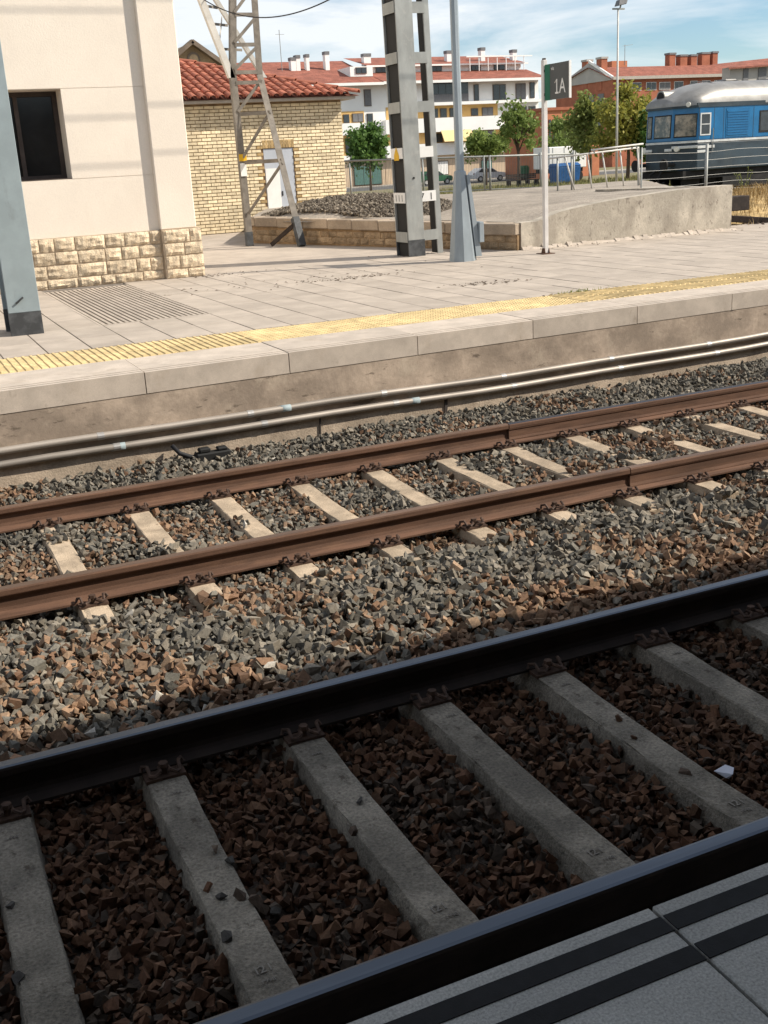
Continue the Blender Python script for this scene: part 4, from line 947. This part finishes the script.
# ================================================================== apartment block
T = thing('apartment_block', 'white and ochre apartment block with red tiled roofs', 'building', (61, 125, -.5))
MB().box(40, 79.25, 125.6, 142, -.6, 11.0).build('body', MT['aptwhite'], T)
def win(x0, x1, z0, z1, Y=125.6, g='winglass', fr='winframe', par=None):
    f_ = MB().box(x0, x1, Y-.10, Y+.05, z0, z1).build('window', MT[fr], par or T)
    n_ = 2 if x1-x0 > 1.0 else 1; w_ = (x1-x0-.06)/n_
    for k in range(n_): MB().box(x0+.06+k*w_, x0+k*w_+w_, Y-.13, Y, z0+.07, z1-.07).build('pane', MT[g], f_)
    return f_
def ochre(x0, x1, z0, z1, Y=125.55): MB().box(x0, x1, Y, Y+.2, z0, z1).build('ochre_wall', MT['aptyellow'], T)
ochre(61.97,73.29,6.87,8.30); ochre(61.83,74.66,3.98,5.25); ochre(51.7,55.13,6.69,8.01); ochre(51.85,54.15,3.10,5.36); ochre(58.0,61.9,6.87,8.3); ochre(58.0,61.8,3.98,5.25)
e_ = MB().box(63.81,69.0,125.15,125.7,8.63,10.9).build('enclosed_balcony', MT['shutter'], T)
for k in range(5): MB().box(63.85+k*1.03,64.82+k*1.03,125.1,125.149,9.55,10.8).build('pane', MT['winglass'], e_)
for x0, x1, z0, z1 in ((69.97,70.67,8.65,10.57),(72.64,74.48,8.64,10.5),(75.92,77.37,8.64,10.54),(77.95,78.68,8.75,10.62),(60.2,61.6,9.2,10.4),(55.26,56.16,8.5,10.36),(49.5,50.74,8.77,10.6)): win(x0,x1,z0,z1, g='shutter' if x0 in (75.92,55.26) else 'winglass')
for x0, x1, z0, z1 in ((63.98,64.9,6.9,7.96),(65.2,66.1,6.9,7.96),(66.5,67.4,6.9,7.96),(69.48,70.46,6.95,7.83),(71.02,72.58,6.9,7.89),(69.53,70.38,4.34,5.22),(71.09,72.65,4.38,5.22),(64.2,65.4,4.05,5.1),(52.44,53.2,6.72,7.7),(53.59,54.99,6.77,7.76),(52.48,53.37,3.26,5.04),(59.2,60.6,6.95,7.9),(59.2,60.6,4.1,5.1)): win(x0,x1,z0,z1,125.55, g='shutter' if x0 in (71.02,53.59,71.09) else 'winglass')
for x0, x1, z0, z1 in ((76.45,77.47,5.6,7.85),(77.77,78.79,5.6,7.81),(76.4,77.42,2.7,5.01),(77.8,78.8,2.7,5.0),(55.48,56.25,5.5,7.7),(74.9,75.8,5.7,7.7)): win(x0,x1,z0,z1)
MB().box(61.75,79.3,124.6,125.599,8.28,8.62).build('balcony_slab', MT['aptwhite'], T); MB().box(57.5,73.25,124.7,125.549,5.26,6.86).build('balcony_parapet', MT['aptwhite'], T); MB().box(57.5,79.2,124.7,125.549,2.57,3.96).build('balcony_parapet', MT['aptwhite'], T)
MB().box(51.6,55.04,124.9,125.549,5.37,6.68).build('balcony_parapet', MT['aptwhite'], T); MB().box(51.9,57.05,124.9,125.549,2.55,3.07).build('balcony_slab', MT['aptwhite'], T)
MB().box(73.3,79.2,124.7,125.599,5.3,5.55).build('balcony_slab', MT['aptwhite'], T)
for x in np.arange(73.5, 79.1, .45): MB().bar((x,124.75,5.55),(x,124.75,6.5),.05,.05).build('baluster', MT['galv'], T)
MB().box(73.4,79.1,124.73,124.79,6.5,6.56).build('balcony_rail', MT['galv'], T)
MB().hexa([(64.81,123.8,4.1),(68.96,123.8,4.1),(68.96,123.85,4.05),(64.81,123.85,4.05),(64.81,124.69,5.4),(68.96,124.69,5.4),(68.96,124.69,5.3),(64.81,124.69,5.3)]).build('awning', MT['awning'], T)
MB().box(57.5,79.2,125.4,125.7,-.5,2.56).build('ground_floor', MT['aptbeige'], T); MB().box(50,57.4,125.4,125.7,-.5,2.5).build('ground_floor', MT['aptbeige'], T)
for x0, x1, z0, z1, g in ((53.28,56.93,-.4,1.9,'greenglass'),(59.64,61.52,-.4,2.0,'winglass'),(63.6,66.0,.2,1.9,'aptwhite'),(70.6,72.2,-.4,1.7,'greenglass'),(74.5,77.0,-.4,1.9,'winglass')):
    f_ = MB().box(x0,x1,125.3,125.45,z0,z1).build('shop_window', MT['winframe'], T)
    n_ = max(1, int((x1-x0)/1.0)); w_ = (x1-x0-.1)/n_
    for k in range(n_): MB().box(x0+.08+k*w_, x0+k*w_+w_, 125.25, 125.35, z0+.1, z1-.1).build('pane', MT[g], f_)
# roofs
r_ = MB().add([(57.3,124.1,11.05),(79.8,124.1,11.05),(79.8,129.3,12.45),(57.3,129.3,12.45),(57.3,124.1,10.85),(79.8,124.1,10.85)], [(0,1,2,3),(4,5,1,0),(1,5,2),(0,3,4)]).build('lower_roof', MT['roofred'], T)
MB().box(57.2,79.9,123.95,124.12,10.78,11.08).build('gutter', MT['aptwhite'], T); MB().box(44,57.2,123.95,124.12,10.72,11.02).build('gutter', MT['aptwhite'], T)
MB().add([(38,124.1,11.0),(57.2,124.1,11.0),(57.2,136,14.45),(38,136,14.45),(57.2,136,11.0),(57.2,124.1,10.9)], [(0,1,2,3),(1,4,2)]).build('main_roof', MT['roofred'], T)
MB().box(57.3,79.0,129.3,138,11.0,13.2).build('penthouse', MT['aptwhite'], T)
for x0 in (58.6, 62.2, 66, 71.5, 75): win(x0, x0+1.6, 12.45, 13.1, 129.3)
MB().add([(57.3,128.7,13.2),(79.6,128.7,13.2),(79.6,136,14.75),(57.3,136,14.75)], [(0,1,2,3)]).build('upper_roof', MT['roofred'], T); MB().box(57.2,79.7,128.6,128.75,13.05,13.24).build('gutter', MT['aptwhite'], T)
d_ = MB().box(54.3,57.2,127,132,11.9,13.0).build('dormer', MT['aptwhite'], T); win(55.0,56.4,12.2,12.9,127,par=d_)
for x in np.arange(71, 79.5, 1.3): MB().bar((x,128.2,12.3),(x,128.2,13.9),.08,.08).build('pergola_post', MT['aptwhite'], T)
MB().box(70.5,80,128.1,128.25,13.9,14.05).build('pergola_beam', MT['aptwhite'], T)
for x0, x1, z0, z1 in ((48.48,49.11,13.0,14.5),(49.15,49.65,13.2,14.74),(50.43,50.81,13.3,14.83),(52.87,53.39,13.3,15.1),(57.92,58.85,12.9,14.8),(69.32,70.17,13.5,15.0),(74.21,74.79,13.5,15.3),(80.86-2,81.46-2,13.5,15.0)):
    c_ = MB().box(x0,x1,131,131.8,z0-1.0,z1-.35).build('chimney', MT['aptwhite'], T); MB().box(x0-.05,x1+.05,130.95,131.85,z1-.349,z1).build('chimney_cap', MT['shutter'], c_)
MB().tube([(47.3,131,13),(47.3,131,17.5)], .04, 6).build('aerial', MT['galv'], T); MB().bar((46.8,131,17),(47.9,131,17),.04,.04).build('aerial_arm', MT['galv'], T)
settle(T)

# ================================================================== red brick building at the right
T = thing('red_brick_building', 'long red brick building with red roof and brick chimneys behind the train', 'building', (122, 155, -.5))
MB().box(108.2, 165, 150, 166, -.6, 12.3).build('walls', MT['redbrick'], T)
for x0, x1, z0, z1 in ((108.95,110.65,10.6,11.7),(111.78,113.5,10.6,11.8),(114.46,116.39,10.6,11.8),(116.98,119.13,10.6,11.75),(119.91,121.69,10.6,11.8),(123.08,124.49,10.5,11.8),(125.5,127.12,10.5,11.8),(127.93,129.99,10.5,11.8)):
    win(x0,x1,z0,z1,150, fr='aptwhite', g='shutter' if x0 in (108.95,116.98) else 'winglass', par=T)
for z_ in (4.5, 7.5):
    for x0 in np.arange(109.5, 131, 3.4): win(x0,x0+1.7,z_,z_+1.3,150,fr='aptwhite',par=T)
MB().add([(107.6,149.3,12.3),(166,149.3,12.3),(166,156,14.6),(107.6,156,14.6),(107.6,166,12.3),(166,166,12.3)], [(0,1,2,3),(3,2,5,4)]).build('roof', MT['roofred'], T)
MB().box(107.6,166,149.1,149.32,12.25,12.7).build('gutter', MT['soffit'], T)
MB().prism([(150,12.3),(166,12.3),(156,15.4)], 108.0, 108.19, 'x').build('gable', MT['greyrender'], T)
MB().bar((107.9,149.6,12.6),(107.9,156,15.5),.25,.35).build('gable_trim', MT['aptwhite'], T)
for y_, z0 in ((157.6,12.5),(153.6,13)): c_ = MB().box(108.1,109.2,y_-.7,y_+.7,11,15.6).build('chimney', MT['redbrick'], T); MB().box(108.0,109.3,y_-.8,y_+.8,15.601,15.9).build('chimney_cap', MT['greyrender'], c_)
for x0, x1, z1 in ((123.69,124.89,16.6),(125.9,127.31,16.3),(128.12,129.34,16.3),(130.36,132.0,16.6),(132.62,133.66,16.7)): c_ = MB().box(x0,x1,156,157.2,14,z1-.3).build('chimney', MT['redbrick'], T); MB().box(x0-.1,x1+.1,155.9,157.3,z1-.299,z1).build('chimney_cap', MT['shutter'], c_)
MB().box(113,116,157,160,14.2,15.6).build('roof_hut', MT['orangebrick'], T); MB().tube([(115.5,157,15),(115.5,157,18)], .05, 6).build('aerial', MT['galv'], T); MB().bar((115,157,17.8),(117,157,18),.05,.05).build('aerial_arm', MT['galv'], T)
for y_ in (152.3, 155): MB().box(108.05,108.19,y_,y_+1.5,7.5,10.5).build('balcony_opening', MT['shutter'], T)
MB().box(107.2,108.19,151.8,157.2,7.0,7.4).build('balcony_slab', MT['orangebrick'], T); settle(T)
T = thing('slatted_brick_building', 'low orange brick building with narrow vertical window slots', 'building', (71, 105, -.5))
MB().box(66.8,74,105,113,-.5,6.4).build('walls', MT['orangebrick'], T); MB().box(66.6,74.2,104.8,113.2,6.4,6.7).build('roof_edge', MT['redbrick'], T)
for x0 in (67.5,67.98,68.46,68.94): MB().box(x0,x0+.26,104.95,105.05,2.4,5.5).build('window_slot', MT['winglass'], T)
for x0, x1, z0, z1 in ((69.69,70.33,3.0,5.4),(71.35,72.25,4.3,5.5),(73.2,74.1,4.3,5.5)): win(x0,x1,z0,z1,105,par=T)
settle(T)
T = thing('grey_house', 'pale grey house with sloping terracotta roof at the right edge', 'building', (109, 120, -.5))
MB().box(104.9,122,120,121.5,-.5,11.4).build('walls', MT['greyrender'], T)
MB().add([(104.0,119.2,11.3),(122.8,119.2,12.0),(122.8,122.5,13.2),(104.0,122.5,12.0),(104.0,119.2,11.1),(122.8,119.2,11.8)], [(0,1,2,3),(4,5,1,0)]).build('roof', MT['roofred'], T)
for x0, x1 in ((107.08,107.92),(109.61,110.97)): MB().box(x0,x1,119.9,120.05,8.6,11.2).build('shutter', MT['shutter'], T)
settle(T)
T = thing('brick_gable', 'old brown brick gable with round arches rising behind the shed roof', 'building', (18, 62, 0))
MB().prism([(14.9,0),(21.4,0),(21.4,6.6),(18.1,8.9),(14.9,6.6)], 62.5, 66, 'y').build('gable_wall', MT['gablebrown'], T)
MB().bar((14.5,62.3,6.36),(18.12,62.3,8.93),.5,.22).build('gable_coping', MT['gabledark'], T); MB().bar((18.08,62.3,8.93),(21.9,62.3,6.28),.5,.22).build('gable_coping', MT['gabledark'], T)
for cx_, cz_, r_ in ((18.15,8.05,.36),(19.25,7.5,.32),(17.05,7.5,.32)):
    MB().prism([(cx_-r_,cz_-.9),(cx_+r_,cz_-.9)]+[(cx_+r_*math.cos(a),cz_+r_*math.sin(a)) for a in np.linspace(0,math.pi,10)], 62.38, 62.52, 'y').build('blind_arch', MT['gabledark'], T)
    MB().prism([(cx_-r_*.7,cz_-.9),(cx_+r_*.7,cz_-.9)]+[(cx_+r_*.7*math.cos(a),cz_+r_*.7*math.sin(a)) for a in np.linspace(0,math.pi,10)], 62.36, 62.5, 'y').build('arch_infill', MT['gablebrown'], T)
settle(T); T.location.x -= .65

# ================================================================== trees
def tree(x, y, z, h_, r, mt, label, n=2600, leaf=.16, trunk=None, squash=1.0, cz=.62, lobes=9):
    t = thing('tree', label, 'tree', (x, y, z), 'trees beyond the railway yard'); rr = random.Random(int(x*100+y)); g = np.random.default_rng(int(x*10+y*3))
    tr = trunk or h_*.018; b = MB(); c0 = Vector((x, y, z+h_*cz))
    b.tube([(x,y,z-.2),(x+.05,y,z+h_*.25),(x-.03,y,z+h_*.55),(x,y,z+h_*.8)], [tr*1.3,tr,tr*.75,tr*.3], 8)
    cl = []
    for k in range(lobes*3):
        a = rr.uniform(0, 6.28); e = rr.uniform(-.75, 1); q = rr.uniform(.35,1.0)
        p = c0 + Vector((math.cos(a)*math.sqrt(1-e*e)*r*q, math.sin(a)*math.sqrt(1-e*e)*r*q, e*h_*(1-cz)*.92*q*squash)); cl.append((p, r*rr.uniform(.16,.36)))
        if k < lobes: b.tube([(x,y,z+h_*rr.uniform(.3,.5)), tuple((Vector((x,y,z+h_*.5))+p)/2), tuple(p)], [tr*.5,tr*.35,tr*.12], 5)
    b.build('trunk', MT['bark'], t, smooth=True)
    ids = g.integers(0, len(cl), n); V = np.zeros((n,4,3)); cen = np.array([c_[0][:] for c_ in cl])[ids]; rad_ = np.array([c_[1] for c_ in cl])[ids]
    d = g.normal(size=(n,3)); d /= np.linalg.norm(d,axis=1)[:,None]; P = cen + g.normal(size=(n,3))*(rad_*.62)[:,None]
    u = g.normal(size=(n,3)); u /= np.linalg.norm(u,axis=1)[:,None]; v = np.cross(u, g.normal(size=(n,3))); v /= np.linalg.norm(v,axis=1)[:,None]
    s = leaf*g.uniform(.6,1.3,n)[:,None]
    V[:,0] = P-u*s; V[:,1] = P+v*s*.55; V[:,2] = P+u*s; V[:,3] = P-v*s*.55
    me = bpy.data.meshes.new('crown'); me.from_pydata(V.reshape(-1,3).tolist(), [], [(4*i,4*i+1,4*i+2,4*i+3) for i in range(n)]); me.materials.append(mt); me.update()
    link('crown', me, t); settle(t)
tree(46.4,105,-.5,6.7,2.1,MT['leafdark'],'dense dark green tree before the apartments, left of the mast',5200,.24)
tree(49.3,86.7,-.2,4.5,1.9,MT['leafmid'],'small round yellowish green tree right of the lamp post',4200,.2,squash=.7,cz=.72)
tree(46.4,76.5,-.1,6.5,1.6,MT['leafmid'],'slender loose crowned tree left of the platform sign',1700,.17,cz=.66)
tree(45.9,66.2,.1,5.7,1.55,MT['leafolive'],'feathery olive green tree left of the floodlight pole',3000,.17)
tree(46.4,62.6,.1,6.1,1.95,MT['leafyellow'],'tree with yellow tinted crown between floodlight pole and train',7000,.16,cz=.58,lobes=14)
tree(47.2,61.0,.1,4.4,1.3,MT['leafdark'],'lower dark green bushy tree beside the train front',2400,.17,cz=.5)
tree(63.6,96.0,-.4,6.6,1.7,MT['leafmid'],'green tree top seen just under the platform sign',1500,.2)
tree(60.0,92.0,-.4,4.6,1.7,MT['leafmid'],'low green shrub before the slatted brick building',1500,.18,cz=.5)

# ================================================================== yard things
T = thing('floodlight_pole', 'tall thin floodlight pole with grey lamp head beside the yellow tree', 'floodlight', (38.3, 52.7, .3))
MB().tube([(38.3,52.7,.3),(38.3,52.7,9.3)], [.07,.045], 10).build('pole', MT['galv_light'], T, smooth=True); MB().box(37.95,38.7,52.65,52.75,9.25,9.33).build('cross_arm', MT['galv'], T)
MB().hexa([(38.1,52.4,9.4),(38.65,52.4,9.5),(38.65,52.8,9.5),(38.1,52.8,9.4),(38.2,52.45,9.7),(38.8,52.45,9.85),(38.8,52.75,9.85),(38.2,52.75,9.7)]).build('lamp_head', MT['shutter'], T, bevel=.03); MB().bar((38.35,52.6,9.33),(38.4,52.6,9.45),.06,.06).build('bracket', MT['galv'], T); settle(T)
T = thing('park_bench', 'long dark slatted bench on the far grass', 'bench', (41, 67.2, .05))
for k in range(4): MB().box(39.9,42.3,67.0+.11*k,67.09+.11*k,.45,.50).build('seat_slat', MT['timber'], T)
for k in range(3): MB().box(39.9,42.3,67.46,67.5,.58+.11*k,.67+.11*k).build('back_slat', MT['timber'], T)
for x in (40.0,40.8,41.5,42.2): MB().box(x-.04,x+.04,67.0,67.5,.0,.449).build('leg', MT['timber'], T)
settle(T)
def bin_(x, y, z, w_, h_, mt, label, nm='waste_container'):
    t = thing(nm, label, 'bin', (x, y, z), 'waste containers by the street')
    MB().hexa([(x-w_*.42,y-.5,z+.15),(x+w_*.42,y-.5,z+.15),(x+w_*.42,y+.5,z+.15),(x-w_*.42,y+.5,z+.15),(x-w_*.5,y-.6,z+h_*.85),(x+w_*.5,y-.6,z+h_*.85),(x+w_*.5,y+.6,z+h_*.85),(x-w_*.5,y+.6,z+h_*.85)]).build('tub', MT[mt], t, bevel=.05)
    MB().hexa([(x-w_*.52,y-.64,z+h_*.852),(x+w_*.52,y-.64,z+h_*.852),(x+w_*.52,y+.64,z+h_*.852),(x-w_*.52,y+.64,z+h_*.852),(x-w_*.45,y-.3,z+h_),(x+w_*.45,y-.3,z+h_),(x+w_*.45,y+.5,z+h_),(x-w_*.45,y+.5,z+h_)]).build('lid', MT[mt], t, bevel=.04)
    for s in (-1, 1): MB().tube([(x+s*w_*.36,y-.45,z+.12),(x+s*w_*.36+.06,y-.45,z+.12)], .12, 10).build('wheel', MT['tyre'], t)
    settle(t)
bin_(66.9,108.5,-.6,1.5,1.55,'greenplastic','green waste container beside the white car'); bin_(69.0,107.5,-.6,1.1,1.6,'yellowsign','small yellow bin by the street behind the slender tree'); bin_(71.0,107.5,-.6,1.9,1.7,'black','black covered heap like container behind the slender tree')
bin_(45.6,69.5,-.1,1.2,1.5,'blueplastic','blue recycling bin left of the handrail'); bin_(47.1,70.5,-.1,1.2,1.5,'blueplastic','darker blue bin half hidden by the handrail')
T = thing('white_trailer', 'long white box trailer parked behind the handrail', 'trailer', (47, 72.5, 0))
MB().box(46.3,49.6,72,74.2,1.0,2.55).build('box', MT['white'], T, bevel=.05); MB().box(46.4,49.4,72.2,74.0,.7,.999).build('chassis', MT['underframe'], T)
for x in (46.9,48.2,48.9): MB().tube([(x,72.05,.42),(x,72.3,.42)], .42, 16).build('wheel', MT['tyre'], T)
for k in range(3): MB().box(46.6+1.0*k,46.65+1.0*k,71.985,72.0,1.05,2.5).build('rib', MT['galv'], T)
settle(T)
def car(x, y, z, label, mt):
    t = thing('parked_car', label, 'car', (x, y, z), 'cars parked along the street')
    pr = [(-2.0,.35),(2.0,.35),(2.05,.75),(1.9,.92),(1.05,1.0),(.35,1.45),(-1.1,1.5),(-1.85,1.05),(-2.05,.8)]
    MB().prism([(x+p_[0], z+p_[1]) for p_ in pr], y-.85, y+.85, 'y').build('body', MT[mt], t, bevel=.06, seg=2)
    for q in ([(.30,1.38),(.92,1.02),(-.1,1.0),(-.1,1.4)],[(-.2,1.4),(-.2,1.0),(-1.5,1.05),(-1.1,1.42)]): MB().prism([(x+a, z+c_) for a, c_ in q], y-.87, y-.84, 'y').build('side_window', MT['winglass'], t)
    for xx in (-1.25, 1.3):
        w_ = MB().tube([(x+xx,y-.88,z+.32),(x+xx,y-.66,z+.32)], .32, 16).build('wheel', MT['tyre'], t); MB().tube([(x+xx,y-.9,z+.32),(x+xx,y-.87,z+.32)], .2, 12).build('rim', MT['galv_light'], w_)
    MB().box(x+1.85,x+2.02,y-.8,y-.5,z+.72,z+.86).build('headlight', MT['lampglass'], t); MB().box(x-2.03,x-1.9,y-.8,y-.55,z+.75,z+.95).build('tail_light', MT['roofred'], t); settle(t)
car(64.6, 113.5, -.575, 'small white hatchback parked right of the lamp post', 'carpaint'); car(57.8, 113.5, -.575, 'dark green car mostly hidden behind the grey mast', 'greenplastic')
T = thing('white_van', 'white van parked behind the slender tree', 'van', (72.5, 112.5, -.575))
pr = [(-2.4,.4),(2.4,.4),(2.4,2.3),(-1.0,2.35),(-1.7,1.5),(-2.35,1.25)]
MB().prism([(72.6+a, -.575+c_) for a, c_ in pr], 111.6, 113.5, 'y').build('body', MT['carpaint'], T, bevel=.06, seg=2); MB().prism([(72.6+a, -.575+c_) for a, c_ in ((-1.55,1.45),(-1.0,2.1),(-.3,2.1),(-.3,1.45))], 111.57, 111.62, 'y').build('side_window', MT['winglass'], T)
for xx in (-1.5, 1.5): MB().tube([(72.6+xx,111.55,-.22),(72.6+xx,111.8,-.22)], .36, 16).build('wheel', MT['tyre'], T)
settle(T)
def yard():
    y = random.uniform(36, 75); x = y*random.uniform(.35, .82); return x, y, .4 - max(0, y-45)/65
blades('rough_grass', 16000, yard, MT['grassgreen'], 'rough green and straw grass beyond the ramp and fences', 'grass', .08, .3, .02)

for z_, nm in ((6.43,'lowest'),(7.11,'middle'),(8.56,'topmost')):
    tag(MB().tube([(x, 15.0, z_+.0006*(x-12)**2) for x in np.arange(-12, 40, 2.0)], .010, 6).build('feeder_cable', MT['cable'], smooth=True), f'{nm} of three feeder cables strung above the far platform', 'cable', 'feeder cables')

# dry leaves and dirt crumbs on the platform, loose stones on the near sleepers, paper scrap
def litter():
    c_ = random.choice([(6.1,14.7,.28,.10),(6.0,14.6,.5,.1),(7.0,12.55,.3,.08),(7.2,12.35,.25,.06),(7.3,10.72,.25,.03),(5.4,14.9,1.2,.4),(12.0,16.15,1.8,.12),(8.9,17.4,.6,.2),(4.8,17.0,.3,.15)])
    return random.gauss(c_[0],c_[2]), random.gauss(c_[1],c_[3]), .662
V = []; F = []
for i in range(420):
    x, y, z = litter(); a = random.uniform(0,6.28); l = random.uniform(.012,.035); k = len(V); dx, dy = math.cos(a)*l, math.sin(a)*l
    V += [(x-dx,y-dy,z),(x+dy*.4,y-dx*.4,z+random.uniform(.002,.012)),(x+dx,y+dy,z+.003),(x-dy*.4,y+dx*.4,z+random.uniform(.002,.012))]; F.append((k,k+1,k+2,k+3))
me = bpy.data.meshes.new('leaf_litter'); me.from_pydata(V, [], F); me.materials.append(mat('dead_leaf', (.10,.07,.045), var=.4, scale=20)); me.update()
stuff(link('leaf_litter', me), 'scattered dead leaves and dirt crumbs on the far platform', 'litter')
SPOTS = [(2.59,3.07,.040),(.012,3.13,.036),(.03,3.52,.034),(1.26,3.35,.034),(1.36,3.52,.036),(.76,3.18,.045),(.80,3.13,.04),(.70,3.21,.035),(.84,3.05,.03),(.66,3.0,.04),(.79,3.39,.032)]
SPOTS = [(x, y, q*.72) for x, y, q in SPOTS]
P = np.array([(x, y, -.192+q*.35) for x, y, q in SPOTS])
stuff(stones_object('loose_stones', P, np.array([q for _, _, q in SPOTS]), np.array([[.085,.06,.045],[.06,.055,.05]])[rng.integers(0,2,len(SPOTS))]), 'loose dark stones lying on top of the near sleepers', 'stones')
b = MB(); pts_ = [(random.uniform(-.05,.05), random.uniform(-.045,.045), random.uniform(0,.06)) for _ in range(10)]
bm = bmesh.new(); [bm.verts.new(q) for q in pts_]; bmesh.ops.convex_hull(bm, input=bm.verts); me = bpy.data.meshes.new('paper_scrap'); bm.to_mesh(me); bm.free(); me.materials.append(mat('pale_paper', (.50,.52,.60), rough=.8, var=.1))
tag(link('paper_scrap', me, None, (2.74, 3.0, -.225)), 'crumpled pale scrap of paper on the shaded ballast', 'litter')
def tuft(): return random.gauss(7.3,.18), 10.70+random.gauss(0,.012), .66
blades('platform_weeds', 90, tuft, MT['leafolive'], 'little weeds growing in the joint behind the yellow strip', 'weeds', .02, .06, .004)
def foot(): x = random.uniform(10, 14.4); return x, 16.28+random.gauss(0,.03), .66
